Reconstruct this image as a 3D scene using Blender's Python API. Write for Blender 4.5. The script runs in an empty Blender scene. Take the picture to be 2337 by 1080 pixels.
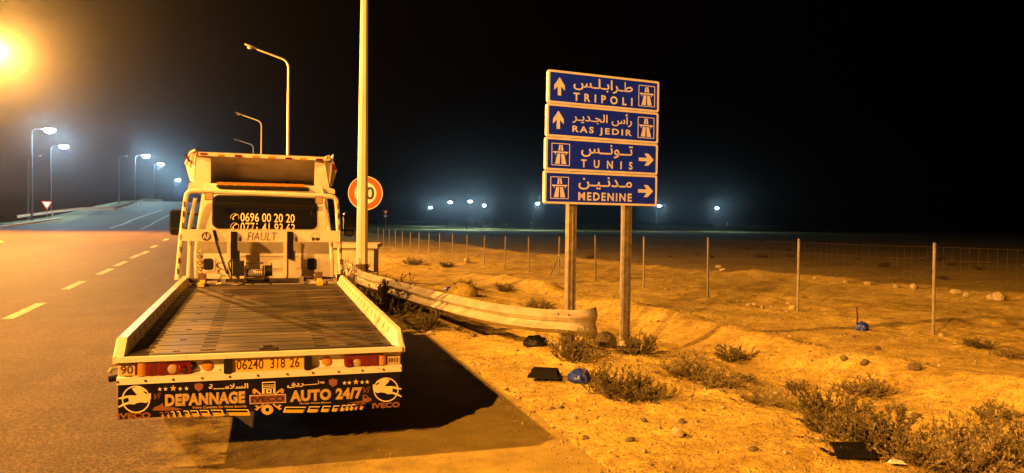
import bpy, bmesh, math, random
import numpy as np
from mathutils import Vector, Matrix
random.seed(7); RNG = np.random.default_rng(7)
SC = bpy.context.scene; COL = SC.collection
R = math.radians

# ------------------------------------------------------------------ camera
F, CX, CY = 1750.0, 1168.5, 540.0
CAM = Vector((0, 0, 1.85)); YAW = R(18.0); PITCH = math.atan(35/1750); ROLL = 0.013
Rv = Vector((math.cos(YAW), -math.sin(YAW), 0))            # level right
Hv = Vector((math.sin(YAW), math.cos(YAW), 0))             # level heading
Fv = Hv*math.cos(PITCH) - Vector((0, 0, 1))*math.sin(PITCH)
Uv = Hv*math.sin(PITCH) + Vector((0, 0, 1))*math.cos(PITCH)
Rc = Rv*math.cos(ROLL) + Uv*math.sin(ROLL)
Uc = -Rv*math.sin(ROLL) + Uv*math.cos(ROLL)
# world +Y is the way the lorry points; the camera looks 18 degrees to the right of it
cd = bpy.data.cameras.new('camera'); cam = bpy.data.objects.new('camera', cd); COL.objects.link(cam)
cd.sensor_width = 36; cd.lens = F/2337*36; cd.clip_start = 0.05; cd.clip_end = 4000
m = Matrix((Rc, Uc, -Fv)).transposed().to_4x4(); m.translation = CAM
cam.matrix_world = m; SC.camera = cam

# ------------------------------------------------------------------ world: night sky
w = bpy.data.worlds.new('World'); SC.world = w; w.use_nodes = True
nt = w.node_tree; bg = nt.nodes['Background']
sky = nt.nodes.new('ShaderNodeTexSky'); sky.sky_type = 'NISHITA'; sky.sun_disc = False
sky.sun_elevation = R(-4); sky.sun_rotation = R(200); sky.altitude = 50
nt.links.new(sky.outputs[0], bg.inputs[0]); bg.inputs[1].default_value = 0.010
SC.view_settings.view_transform = 'Standard'; SC.view_settings.look = 'None'
SC.view_settings.exposure = 0.0; SC.view_settings.gamma = 1.0
SC.cycles.use_denoising = True
SC.cycles.max_bounces = 6; SC.cycles.volume_bounces = 0
SC.cycles.sample_clamp_indirect = 3.0
SODIUM = (1.0, 0.42, 0.072); WHITE = (0.32, 0.68, 1.0)
P1, P2, PW3 = 40000, 34000, 112000     # radiant power of the three near sodium lamps

# ------------------------------------------------------------------ pixel helpers (a pixel gives a direction only)
def ray(px, py):
    return (Rc*(px-CX) + Uc*(CY-py) + Fv*F)
def on_plane_y(px, py, Y):
    d = ray(px, py); t = Y/d.y; return CAM + d*t
def at_depth(px, py, depth):
    d = ray(px, py); return CAM + d*(depth/F)
def ground_at(px, py, far=600):
    d = ray(px, py).normalized(); t = 2.0
    while t < far:
        p = CAM + d*t
        h = p.z - float(zt(p.x, p.y))
        if h < 0.004: break
        t += max(0.01, min(h*0.6, 1.0 + t*0.01))
    p.z = float(zt(p.x, p.y)); return p

# ------------------------------------------------------------------ terrain functions
def _h(ix, iy):
    n = (ix*374761393 + iy*668265263) & 0x7fffffff
    n = ((n ^ (n >> 13))*1274126177) & 0x7fffffff
    return ((n ^ (n >> 16)) & 0xffff)/65535.0
def vnoise(x, y):
    x = np.asarray(x, float); y = np.asarray(y, float)
    ix = np.floor(x).astype(np.int64); iy = np.floor(y).astype(np.int64)
    fx = x-ix; fy = y-iy; fx = fx*fx*(3-2*fx); fy = fy*fy*(3-2*fy)
    a = _h(ix, iy); b = _h(ix+1, iy); c = _h(ix, iy+1); d = _h(ix+1, iy+1)
    return (a+(b-a)*fx)*(1-fy) + (c+(d-c)*fx)*fy - 0.5
def fbm(x, y, o=4):
    s = 0; a = 1.0
    for i in range(o):
        s = s + a*vnoise(np.asarray(x)*2**i+17.3*i, np.asarray(y)*2**i-9.1*i); a *= 0.5
    return s
def sstep(a, b, x):
    t = np.clip((np.asarray(x, float)-a)/(b-a), 0, 1); return t*t*(3-2*t)
_ky = np.arange(-400, 2001, 1.0)
_kz = np.interp(_ky, [-400, 5.5, 12, 30, 50, 56, 62, 70, 78, 90, 110, 130, 150, 170, 200, 300, 600, 2000],
                [0, 0, .12, .44, .80, .86, .80, .62, .6, 1.0, 2.3, 3.7, 4.6, 4.9, 4.6, 2, -.8, -1])
_ker = np.ones(5)/5; _kzs = np.convolve(np.pad(_kz, 2, mode='edge'), _ker, 'valid')
def zroad(Y): return np.interp(Y, _ky, _kzs)
def edge_r(Y): return np.interp(Y, [-50, 0, 12, 13.5, 16.7, 25, 48, 78, 160, 300], [2.3, 2.3, 2.36, 2.3, 1.72, 1.5, 1.0, -.6, -6, -18])
def edge_l(Y): return np.interp(Y, [-50, 40, 52, 60, 78, 88, 160, 300], [-11, -11, -16, -42, -42, -19.5, -23, -36])
def zfield(Y): return np.interp(Y, [-60, 4, 10, 14, 20, 26, 31, 50, 100, 300, 600], [.12, .12, .10, .08, .03, -.16, -.28, -.45, -.55, -.9, -1.0])
def zt(X, Y):
    X = np.asarray(X, float); Y = np.asarray(Y, float)
    zr = zroad(Y); er = edge_r(Y); el = edge_l(Y)
    wob = 0.16*fbm(X*0.9+3, Y*0.9, 3)
    # right hand verge and field
    bl = sstep(er+0.3, er+3.2+np.clip((zr-.4)*4, 0, 14), X)
    zf = zfield(Y) + 0.10*fbm(X*.12, Y*.12, 4)
    berm = 0.24*np.exp(-((X-7.15-.5*vnoise(Y*.35, 4.0))/.42)**2)*(0.75+.7*vnoise(Y*.8, 1.7))*(sstep(1, 4, Y)*(1-sstep(24, 30, Y)))
    ditch = -0.17*np.exp(-((X-5.95)/.75)**2)*(1-sstep(14, 18, Y))
    ridge = 0.16*np.exp(-((X-17.4-1.2*vnoise(Y*.2, 8.))/.7)**2)*(0.8+.8*vnoise(Y*.7, 3.1))
    drop = -0.75*sstep(17.5, 22, X)
    ax, ay, bx_, by_ = 2.75, 12.9, 4.15, 10.45
    tt = np.clip(((X-ax)*(bx_-ax)+(Y-ay)*(by_-ay))/((bx_-ax)**2+(by_-ay)**2), 0, 1)
    shade_hollow = -0.20*np.exp(-(((X-ax-tt*(bx_-ax))**2+(Y-ay-tt*(by_-ay))**2)/.30**2))  # dip added along the guard rail to deepen the shade there
    rough = np.where(X > 3, 1.0, np.clip((X-er)/0.8, 0, 1))
    n = (0.10*fbm(X*.55, Y*.55, 4) + 0.065*fbm(X*2.6, Y*2.6, 3))*rough*sstep(-.1, 1.2, X-er)
    calm = np.exp(-((X-8.7)/.75)**2)
    zright = zr*(1-bl) + zf*bl + 0.018 + berm + ditch + shade_hollow + ridge + drop + n*(1-.75*calm)
    zright = zright - 0.05*(1-sstep(-.28, .30, X-er+wob)) + .012*fbm(X*5, Y*5, 2)*sstep(-.2, .5, X-er)
    # left side
    bl2 = sstep(0, 12, el-X)
    zleft = zr*(1-bl2) + (zfield(Y)+np.clip(zr, 0, 1.0))*bl2 + .07*sstep(0, 1.2, el-X) + .15*fbm(X*.2, Y*.2, 4)*bl2
    mid = zr-0.05
    out = np.where(X > er-0.6, zright, np.where(X < el, zleft, mid))
    return out

# ------------------------------------------------------------------ materials
def newmat(name, rough=0.6, metal=0.0, spec=0.5):
    mt = bpy.data.materials.new(name); mt.use_nodes = True
    b = mt.node_tree.nodes['Principled BSDF']
    b.inputs['Roughness'].default_value = rough; b.inputs['Metallic'].default_value = metal
    b.inputs['Specular IOR Level'].default_value = spec
    return mt, mt.node_tree, b
def noisy(name, cols, scale=6, rough=0.6, metal=0.0, detail=6, bump=0.0, bscale=None, pos=(0.35, 0.65), spec=0.5, rvar=0.0, stretch=None, bdist=0.02, world=False):
    """colour ramp over object-space noise, optional bump: colour, grain and wear only"""
    mt, t, b = newmat(name, rough, metal, spec)
    tc = t.nodes.new('ShaderNodeTexCoord'); src = tc.outputs['Object']
    if world: src = t.nodes.new('ShaderNodeNewGeometry').outputs['Position']
    if stretch:
        mp = t.nodes.new('ShaderNodeMapping'); mp.inputs['Scale'].default_value = stretch
        t.links.new(src, mp.inputs[0]); src = mp.outputs[0]
    n = t.nodes.new('ShaderNodeTexNoise'); n.inputs['Scale'].default_value = scale; n.inputs['Detail'].default_value = detail
    n.inputs['Roughness'].default_value = .65
    t.links.new(src, n.inputs['Vector'])
    r = t.nodes.new('ShaderNodeValToRGB'); t.links.new(n.outputs[0], r.inputs[0])
    e = r.color_ramp.elements
    e[0].position, e[1].position = pos; e[0].color = (*cols[0], 1); e[1].color = (*cols[-1], 1)
    for i, c in enumerate(cols[1:-1]):
        x = e.new(pos[0]+(pos[1]-pos[0])*(i+1)/(len(cols)-1)); x.color = (*c, 1)
    t.links.new(r.outputs[0], b.inputs['Base Color'])
    if rvar:
        mr = t.nodes.new('ShaderNodeMapRange'); mr.inputs[3].default_value = rough-rvar; mr.inputs[4].default_value = rough+rvar
        t.links.new(n.outputs[0], mr.inputs[0]); t.links.new(mr.outputs[0], b.inputs['Roughness'])
    if bump:
        n2 = t.nodes.new('ShaderNodeTexNoise'); n2.inputs['Scale'].default_value = bscale or scale*4; n2.inputs['Detail'].default_value = 5
        t.links.new(src, n2.inputs['Vector'])
        bp = t.nodes.new('ShaderNodeBump'); bp.inputs['Strength'].default_value = bump; bp.inputs['Distance'].default_value = bdist
        t.links.new(n2.outputs[0], bp.inputs['Height']); t.links.new(bp.outputs[0], b.inputs['Normal'])
    return mt
def plain(name, col, rough=0.5, metal=0.0, spec=0.5):
    return noisy(name, [tuple(c*.86 for c in col), col], scale=9, rough=rough, metal=metal, spec=spec)
def emit(name, col, s):
    mt = bpy.data.materials.new(name); mt.use_nodes = True; t = mt.node_tree
    b = t.nodes['Principled BSDF']; b.inputs['Base Color'].default_value = (*col, 1)
    b.inputs['Emission Color'].default_value = (*col, 1); b.inputs['Emission Strength'].default_value = s
    return mt
def glassy(name, col, rough=0.08, trans=0.0):
    mt, t, b = newmat(name, rough, 0, .5); b.inputs['Base Color'].default_value = (*col, 1)
    b.inputs['Coat Weight'].default_value = .6; b.inputs['Coat Roughness'].default_value = .05
    b.inputs['Transmission Weight'].default_value = trans
    return mt

M = {}
def sand_mat():
    mt, t, b = newmat('sand', .95, 0, .15)
    tc = t.nodes.new('ShaderNodeTexCoord')
    def noise(s, d, rg=.6):
        n = t.nodes.new('ShaderNodeTexNoise'); n.inputs['Scale'].default_value = s; n.inputs['Detail'].default_value = d; n.inputs['Roughness'].default_value = rg
        t.links.new(tc.outputs['Object'], n.inputs['Vector']); return n
    n1 = noise(.35, 6, .7); n2 = noise(9, 5, .7); n3 = noise(60, 4, .7); n4 = noise(2.2, 5)
    r = t.nodes.new('ShaderNodeValToRGB'); t.links.new(n1.outputs[0], r.inputs[0])
    e = r.color_ramp.elements; e[0].position = .32; e[1].position = .68
    e[0].color = (.46, .33, .08, 1); e[1].color = (.74, .58, .14, 1)
    x = e.new(.5); x.color = (.64, .49, .12, 1)
    r2 = t.nodes.new('ShaderNodeValToRGB'); t.links.new(n2.outputs[0], r2.inputs[0])
    e = r2.color_ramp.elements; e[0].position = .34; e[1].position = .62; e[0].color = (.50, .46, .42, 1); e[1].color = (1.05, 1.05, 1.05, 1)
    r3 = t.nodes.new('ShaderNodeValToRGB'); t.links.new(n3.outputs[0], r3.inputs[0])
    e = r3.color_ramp.elements; e[0].position = .36; e[1].position = .5; e[0].color = (.55, .5, .45, 1); e[1].color = (1, 1, 1, 1)
    r4 = t.nodes.new('ShaderNodeValToRGB'); t.links.new(n4.outputs[0], r4.inputs[0])
    e = r4.color_ramp.elements; e[0].position = .36; e[1].position = .56; e[0].color = (.7, .66, .6, 1); e[1].color = (1, 1, 1, 1)
    def mul(a, c, f):
        mx = t.nodes.new('ShaderNodeMix'); mx.data_type = 'RGBA'; mx.blend_type = 'MULTIPLY'; mx.inputs[0].default_value = f
        t.links.new(a, mx.inputs[6]); t.links.new(c, mx.inputs[7]); return mx.outputs[2]
    c = mul(mul(mul(r.outputs[0], r2.outputs[0], .8), r3.outputs[0], .8), r4.outputs[0], .8)
    vo = t.nodes.new('ShaderNodeTexVoronoi'); vo.inputs['Scale'].default_value = 26; t.links.new(tc.outputs['Object'], vo.inputs['Vector'])
    rv = t.nodes.new('ShaderNodeValToRGB'); t.links.new(vo.outputs['Distance'], rv.inputs[0]); e = rv.color_ramp.elements; e[0].position = .18; e[1].position = .30; e[0].color = (.36, .31, .25, 1); e[1].color = (1, 1, 1, 1)
    c = mul(c, rv.outputs[0], .8)
    # darker ground colour on the far side of the road (west of x = -10)
    sx = t.nodes.new('ShaderNodeSeparateXYZ'); t.links.new(tc.outputs['Object'], sx.inputs[0])
    mr = t.nodes.new('ShaderNodeMapRange'); mr.inputs[1].default_value = -9.5; mr.inputs[2].default_value = -12; t.links.new(sx.outputs[0], mr.inputs[0])
    mx = t.nodes.new('ShaderNodeMix'); mx.data_type = 'RGBA'; t.links.new(mr.outputs[0], mx.inputs[0]); t.links.new(c, mx.inputs[6]); mx.inputs[7].default_value = (.10, .075, .03, 1); c = mx.outputs[2]
    t.links.new(c, b.inputs['Base Color'])
    ad = t.nodes.new('ShaderNodeMath'); ad.operation = 'ADD'; t.links.new(n2.outputs[0], ad.inputs[0])
    m3 = t.nodes.new('ShaderNodeMath'); m3.operation = 'MULTIPLY'; m3.inputs[1].default_value = .35; t.links.new(n3.outputs[0], m3.inputs[0]); t.links.new(m3.outputs[0], ad.inputs[1])
    bp = t.nodes.new('ShaderNodeBump'); bp.inputs['Strength'].default_value = .9; bp.inputs['Distance'].default_value = .05
    t.links.new(ad.outputs[0], bp.inputs['Height']); t.links.new(bp.outputs[0], b.inputs['Normal'])
    return mt
def asphalt_mat():
    mt, t, b = newmat('asphalt', .8, 0, .06)
    tc = t.nodes.new('ShaderNodeTexCoord')
    def noise(s, d, st=None):
        n = t.nodes.new('ShaderNodeTexNoise'); n.inputs['Scale'].default_value = s; n.inputs['Detail'].default_value = d; n.inputs['Roughness'].default_value = .65
        if st:
            mp = t.nodes.new('ShaderNodeMapping'); mp.inputs['Scale'].default_value = st; t.links.new(tc.outputs['Object'], mp.inputs[0]); t.links.new(mp.outputs[0], n.inputs['Vector'])
        else: t.links.new(tc.outputs['Object'], n.inputs['Vector'])
        return n
    n1 = noise(.5, 5, (1, .12, 1)); n2 = noise(110, 3); n3 = noise(1.6, 6); n6 = noise(34, 4)
    v = t.nodes.new('ShaderNodeTexVoronoi'); v.inputs['Scale'].default_value = 75; t.links.new(tc.outputs['Object'], v.inputs['Vector'])
    r = t.nodes.new('ShaderNodeValToRGB'); t.links.new(n1.outputs[0], r.inputs[0]); e = r.color_ramp.elements
    e[0].position = .3; e[1].position = .7; e[0].color = (.042, .030, .016, 1); e[1].color = (.074, .053, .028, 1)
    r2 = t.nodes.new('ShaderNodeValToRGB'); t.links.new(n2.outputs[0], r2.inputs[0]); e = r2.color_ramp.elements
    e[0].position = .38; e[1].position = .66; e[0].color = (.5, .5, .5, 1); e[1].color = (1.55, 1.5, 1.4, 1)
    r3 = t.nodes.new('ShaderNodeValToRGB'); t.links.new(n3.outputs[0], r3.inputs[0]); e = r3.color_ramp.elements
    e[0].position = .35; e[1].position = .65; e[0].color = (.78, .78, .78, 1); e[1].color = (1.1, 1.1, 1.1, 1)
    r6 = t.nodes.new('ShaderNodeValToRGB'); t.links.new(n6.outputs[0], r6.inputs[0]); e = r6.color_ramp.elements
    e[0].position = .36; e[1].position = .64; e[0].color = (.45, .45, .45, 1); e[1].color = (1.5, 1.45, 1.35, 1)
    a = None
    for x in (r2, r3, r6):
        mx = t.nodes.new('ShaderNodeMix'); mx.data_type = 'RGBA'; mx.blend_type = 'MULTIPLY'; mx.inputs[0].default_value = 1
        t.links.new(a or r.outputs[0], mx.inputs[6]); t.links.new(x.outputs[0], mx.inputs[7]); a = mx.outputs[2]
    # wind-blown sand lying on the asphalt towards the verge
    sx = t.nodes.new('ShaderNodeSeparateXYZ'); t.links.new(tc.outputs['Object'], sx.inputs[0])
    mr = t.nodes.new('ShaderNodeMapRange'); mr.inputs[1].default_value = -1.6; mr.inputs[2].default_value = 1.5; t.links.new(sx.outputs[0], mr.inputs[0])
    n5 = noise(3.5, 7); sm = t.nodes.new('ShaderNodeMath'); sm.operation = 'MULTIPLY_ADD'; sm.inputs[1].default_value = 1.2; sm.inputs[2].default_value = -.82
    t.links.new(n5.outputs[0], sm.inputs[0])
    ad = t.nodes.new('ShaderNodeMath'); ad.operation = 'ADD'; ad.use_clamp = True; t.links.new(mr.outputs[0], ad.inputs[0]); t.links.new(sm.outputs[0], ad.inputs[1])
    ml = t.nodes.new('ShaderNodeMath'); ml.operation = 'MULTIPLY'; ml.inputs[1].default_value = .82; t.links.new(ad.outputs[0], ml.inputs[0])
    mx = t.nodes.new('ShaderNodeMix'); mx.data_type = 'RGBA'; t.links.new(ml.outputs[0], mx.inputs[0]); t.links.new(a, mx.inputs[6]); mx.inputs[7].default_value = (.42, .32, .09, 1)
    t.links.new(mx.outputs[2], b.inputs['Base Color'])
    bp = t.nodes.new('ShaderNodeBump'); bp.inputs['Strength'].default_value = .5; bp.inputs['Distance'].default_value = .006
    t.links.new(v.outputs[0], bp.inputs['Height']); t.links.new(bp.outputs[0], b.inputs['Normal'])
    return mt
M['sand'] = sand_mat(); M['asphalt'] = asphalt_mat()
M['marking'] = noisy('road_paint', [(.10, .085, .05), (.34, .30, .21)], scale=14, rough=.8, pos=(.3, .55), spec=.15)
M['truck_white'] = noisy('truck_paint', [(.24, .18, .10), (.49, .43, .34), (.58, .52, .42)], scale=2.6, rough=.34, pos=(.22, .6), spec=.5, rvar=.08)
M['chipped_white'] = noisy('chipped_paint', [(.07, .04, .022), (.52, .46, .36), (.61, .55, .44)], scale=11, rough=.4, pos=(.30, .42), detail=9, stretch=(1, 1, 3))
M['cab_white'] = noisy('cab_paint', [(.32, .27, .20), (.54, .48, .39)], scale=1.6, rough=.28, pos=(.3, .6))
M['deck'] = noisy('worn_deck_steel', [(.008, .006, .004), (.036, .026, .015), (.125, .088, .048)], scale=2.4, rough=.55, metal=.2, pos=(.34, .70), detail=9, bump=.3, bscale=40, stretch=(.55, 1.6, 1), rvar=.15, bdist=.003, world=True)
M['black'] = noisy('black_plastic', [(.003, .003, .003), (.008, .007, .006)], scale=12, rough=.5, spec=.3)
M['rubber'] = noisy('rubber', [(.002, .002, .002), (.005, .004, .003)], scale=12, rough=.8, spec=.15)
M['tyre'] = M['rubber']
M['steel_dark'] = noisy('dark_steel', [(.03, .022, .016), (.09, .065, .045)], scale=15, rough=.5, metal=.6)
M['rust'] = noisy('rusty_steel', [(.05, .025, .012), (.16, .085, .04)], scale=22, rough=.8, metal=.2)
M['galv'] = noisy('galvanised_steel', [(.34, .30, .22), (.55, .49, .37)], scale=5, rough=.42, metal=.3, rvar=.12, detail=8)
M['galv_post'] = noisy('weathered_post_steel', [(.16, .13, .10), (.30, .265, .21)], scale=12, rough=.6, metal=.35)
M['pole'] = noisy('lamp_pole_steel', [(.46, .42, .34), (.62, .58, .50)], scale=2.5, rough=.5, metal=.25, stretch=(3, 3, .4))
M['pole_dark'] = noisy('dimmed_pole_steel', [(.014, .014, .014), (.028, .028, .026)], scale=2.5, rough=.7, metal=.1)  # near-black colour keeps the far poles dim beside their own lamps
M['concrete'] = noisy('concrete', [(.33, .28, .18), (.52, .46, .32)], scale=3, rough=.9, bump=.4, bscale=30)
M['banner_black'] = noisy('banner_black', [(.004, .003, .002), (.010, .007, .005)], scale=6, rough=.7, spec=.08)
M['print_cream'] = plain('cream_print', (.66, .55, .30), .5)
M['print_gold'] = noisy('gold_print', [(.42, .22, .06), (.58, .35, .11)], scale=14, rough=.5)
M['print_yellow'] = plain('yellow_print', (.55, .35, .03), .5)
M['print_red'] = plain('red_brown_print', (.23, .075, .05), .5)
M['print_dim'] = plain('dim_orange_print', (.20, .075, .03), .5)
M['plate_yellow'] = plain('yellow_plate', (.66, .38, .04), .4)
M['plate_cream'] = plain('speed_plate', (.44, .31, .14), .5)
M['dark_text'] = plain('dark_lettering', (.045, .012, .012), .5)
M['amber'] = glassy('amber_lens', (.42, .17, .015)); M['red'] = glassy('red_lens', (.11, .004, .006)); M['clear'] = glassy('clear_lens', (.34, .25, .14))
M['glass'] = glassy('dark_glass', (.006, .006, .007), .03)
M['blue'] = noisy('blue_sign_sheeting', [(.004, .022, .80), (.006, .03, .95)], scale=4, rough=.45)
M['sign_white'] = noisy('cream_sign_lettering', [(.70, .68, .85), (.80, .78, .95)], scale=5, rough=.5)
M['sign_orange'] = plain('sign_red_border', (.78, .09, .008), .5)
M['sign_disc'] = plain('sign_cream_disc', (.80, .78, .72), .5)
M['bag_blue'] = noisy('blue_plastic_bag', [(.006, .018, .20), (.012, .035, .38)], scale=9, rough=.42)
M['stone'] = noisy('pale_stone', [(.26, .21, .12), (.48, .40, .24)], scale=5, rough=.9, bump=.4)
M['stone_dark'] = noisy('dark_stone', [(.07, .05, .03), (.16, .12, .07)], scale=5, rough=.9, bump=.4)
M['twig'] = noisy('dry_twig', [(.10, .075, .035), (.20, .15, .07)], scale=8, rough=.9)
M['leaf'] = noisy('dry_leaf', [(.065, .052, .016), (.15, .118, .04)], scale=3, rough=.85)
M['leaf_pale'] = noisy('pale_dry_leaf', [(.12, .095, .035), (.24, .19, .075)], scale=3, rough=.85)
M['paper'] = plain('pale_litter', (.62, .58, .5), .6)
M['sodium_lens'] = emit('sodium_lens', (1, .72, .36), 300)
M['led_lens'] = emit('white_lens', (.48, .82, 1), 1800)
M['lens_off'] = glassy('unlit_lens', (.3, .28, .22))

# ------------------------------------------------------------------ mesh helpers
class MB:
    def __init__(s): s.v = []; s.f = []
    def add(s, vs, fs):
        b = len(s.v); s.v += [tuple(v) for v in vs]; s.f += [tuple(i+b for i in f) for f in fs]; return s
    def box(s, x0, x1, y0, y1, z0, z1):
        return s.add([(x0, y0, z0), (x1, y0, z0), (x1, y1, z0), (x0, y1, z0), (x0, y0, z1), (x1, y0, z1), (x1, y1, z1), (x0, y1, z1)],
                     [(3, 2, 1, 0), (4, 5, 6, 7), (0, 1, 5, 4), (1, 2, 6, 5), (2, 3, 7, 6), (3, 0, 4, 7)])
    def bar(s, a, b, w, h=None, up=(0, 0, 1)):
        """rectangular bar from a to b"""
        a = Vector(a); b = Vector(b); h = h or w; d = (b-a).normalized(); u = Vector(up)
        if abs(d.dot(u)) > .95: u = Vector((0, 1, 0))
        r = d.cross(u).normalized(); u = r.cross(d).normalized()
        q = [r*(-w/2)+u*(-h/2), r*(w/2)+u*(-h/2), r*(w/2)+u*(h/2), r*(-w/2)+u*(h/2)]
        return s.add([a+k for k in q]+[b+k for k in q], [(3, 2, 1, 0), (4, 5, 6, 7), (0, 1, 5, 4), (1, 2, 6, 5), (2, 3, 7, 6), (3, 0, 4, 7)])
    def tube(s, pts, rad, n=8, caps=True):
        pts = [Vector(p) for p in pts]; N = len(pts)
        rad = rad if isinstance(rad, (list, tuple)) else [rad]*N
        prev = None; vs = []; fs = []
        for i, p in enumerate(pts):
            d = (pts[min(i+1, N-1)]-pts[max(i-1, 0)]).normalized()
            if prev is None:
                u = Vector((0, 0, 1)) if abs(d.z) < .9 else Vector((1, 0, 0))
                r = d.cross(u).normalized()
            else:
                r = (prev - d*prev.dot(d)).normalized()
            prev = r; q = d.cross(r)
            for k in range(n):
                a = 2*math.pi*(k+.5)/n; vs.append(p + (r*math.cos(a)+q*math.sin(a))*rad[i])
        for i in range(N-1):
            for k in range(n):
                fs.append((i*n+k, i*n+(k+1) % n, (i+1)*n+(k+1) % n, (i+1)*n+k))
        if caps:
            fs.append(tuple(range(n-1, -1, -1))); fs.append(tuple((N-1)*n+k for k in range(n)))
        return s.add(vs, fs)
    def prism(s, poly, axis, a, b):
        """2-D polygon extruded along an axis: axis x takes (y,z), y takes (x,z), z takes (x,y)"""
        n = len(poly)
        mk = {'x': lambda p, t: (t, p[0], p[1]), 'y': lambda p, t: (p[0], t, p[1]), 'z': lambda p, t: (p[0], p[1], t)}[axis]
        return s.add([mk(p, a) for p in poly]+[mk(p, b) for p in poly],
                     [tuple(range(n-1, -1, -1)), tuple(range(n, 2*n))]+[(i, (i+1) % n, n+(i+1) % n, n+i) for i in range(n)])
    def disc(s, c, r, y0, y1, n=20, rx=None):
        return s.prism([(c[0]+(rx or r)*math.cos(2*math.pi*k/n), c[1]+r*math.sin(2*math.pi*k/n)) for k in range(n)], 'y', y0, y1)
    def ring(s, c, r0, r1, y0, y1, n=28):
        vs = []; fs = []
        for k in range(n):
            a = 2*math.pi*k/n; cs, sn = math.cos(a), math.sin(a)
            for rr, y in ((r0, y0), (r1, y0), (r1, y1), (r0, y1)): vs.append((c[0]+rr*cs, y, c[1]+rr*sn))
        for k in range(n):
            j = (k+1) % n
            for e in range(4): fs.append((k*4+e, k*4+(e+1) % 4, j*4+(e+1) % 4, j*4+e))
        return s.add(vs, fs)
    def dome(s, c, r, y0, depth, n=16, m=4):
        """lens bulging towards -y"""
        vs = []; fs = []
        for i in range(m):
            t = (math.pi/2)*i/m
            for k in range(n):
                a = 2*math.pi*k/n; vs.append((c[0]+r*math.cos(t)*math.cos(a), y0-depth*math.sin(t), c[1]+r*math.cos(t)*math.sin(a)))
        vs.append((c[0], y0-depth, c[1]))
        for i in range(m-1):
            for k in range(n): fs.append((i*n+k, i*n+(k+1) % n, (i+1)*n+(k+1) % n, (i+1)*n+k))
        for k in range(n): fs.append(((m-1)*n+k, (m-1)*n+(k+1) % n, m*n))
        return s.add(vs, fs)
    def plate(s, xs, ys, holes, z0, z1):
        """plate of grid cells with cells left out as real slots; slot walls and outer walls are closed"""
        nx, ny = len(xs)-1, len(ys)-1; hs = set(holes); idx = {}
        def V(i, j, z):
            k = (i, j, z)
            if k not in idx: idx[k] = len(s.v); s.v.append((xs[i], ys[j], z))
            return idx[k]
        solid = lambda i, j: 0 <= i < nx and 0 <= j < ny and (i, j) not in hs
        for i in range(nx):
            for j in range(ny):
                if not solid(i, j): continue
                s.f.append((V(i, j, z1), V(i+1, j, z1), V(i+1, j+1, z1), V(i, j+1, z1)))
                for (di, dj, a, b) in ((0, -1, (i, j), (i+1, j)), (1, 0, (i+1, j), (i+1, j+1)), (0, 1, (i+1, j+1), (i, j+1)), (-1, 0, (i, j+1), (i, j))):
                    if not solid(i+di, j+dj):
                        s.f.append((V(*a, z0), V(*b, z0), V(*b, z1), V(*a, z1)))
        return s
    def mesh(s, name, smooth=False):
        me = bpy.data.meshes.new(name); me.from_pydata(s.v, [], s.f); me.validate(); 
        bm = bmesh.new(); bm.from_mesh(me); bmesh.ops.recalc_face_normals(bm, faces=bm.faces); bm.to_mesh(me); bm.free()
        if smooth: me.shade_smooth()
        return me
def smooth_by_angle(me, ang=35):
    me.shade_smooth()
    try: me.set_sharp_from_angle(angle=R(ang))
    except Exception: pass
def link(name, me, mat, parent=None, label=None):
    o = bpy.data.objects.new(name, me); COL.objects.link(o)
    if parent is not None: o.parent = parent
    if mat is not None and isinstance(me, bpy.types.Mesh):
        if len(me.materials) == 0: me.materials.append(M[mat] if isinstance(mat, str) else mat)
    if label: o['label'] = label
    return o
def part(name, mb, mat, parent, smooth=False, label=None):
    me = mb.mesh(name, False)
    if smooth: smooth_by_angle(me)
    return link(name, me, mat, parent, label)
def tag(o, label, cat, group=None):
    o['label'] = label; o['category'] = cat
    if group: o['group'] = group
    return o
def thing(name, label, cat, loc=(0, 0, 0), rotz=0.0, group=None):
    o = bpy.data.objects.new(name, None); COL.objects.link(o); o.location = loc; o.rotation_euler = (0, 0, rotz)
    o.empty_display_size = .2
    return tag(o, label, cat, group)
def copy_tree(src, parent=None):
    c = src.copy(); COL.objects.link(c); c.parent = parent
    for ch in list(src.children): copy_tree(ch, c)
    return c
def text_verts(body, offset=0.0, shear=0.0, space=1.0):
    c = bpy.data.curves.new('txt', 'FONT'); c.body = body; c.size = 1; c.offset = offset; c.shear = shear; c.resolution_u = 3; c.space_character = space
    o = bpy.data.objects.new('txt', c); COL.objects.link(o); bpy.context.view_layer.update()
    me = bpy.data.meshes.new_from_object(o.evaluated_get(bpy.context.evaluated_depsgraph_get()))
    vs = [v.co.copy() for v in me.vertices]; fs = [tuple(p.vertices) for p in me.polygons]
    bpy.data.objects.remove(o); bpy.data.curves.remove(c); bpy.data.meshes.remove(me)
    return vs, fs
def norm_text(body, offset=0.0, shear=0.0, space=1.0, ref=None):
    vs, fs = text_verts(body, offset, shear, space)
    xs = [v.x for v in vs]; ys = [v.y for v in vs]
    bx = ref or (min(xs), max(xs), min(ys), max(ys))
    return [((v.x-bx[0])/(bx[1]-bx[0]), (v.y-bx[2])/(bx[3]-bx[2])) for v in vs], fs, bx
def islands(vs, fs):
    par = list(range(len(vs)))
    def find(i):
        while par[i] != i: par[i] = par[par[i]]; i = par[i]
        return i
    for f in fs:
        for k in f[1:]: par[find(k)] = find(f[0])
    out = {}
    for f in fs: out.setdefault(find(f[0]), []).append(f)
    return list(out.values())
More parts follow.
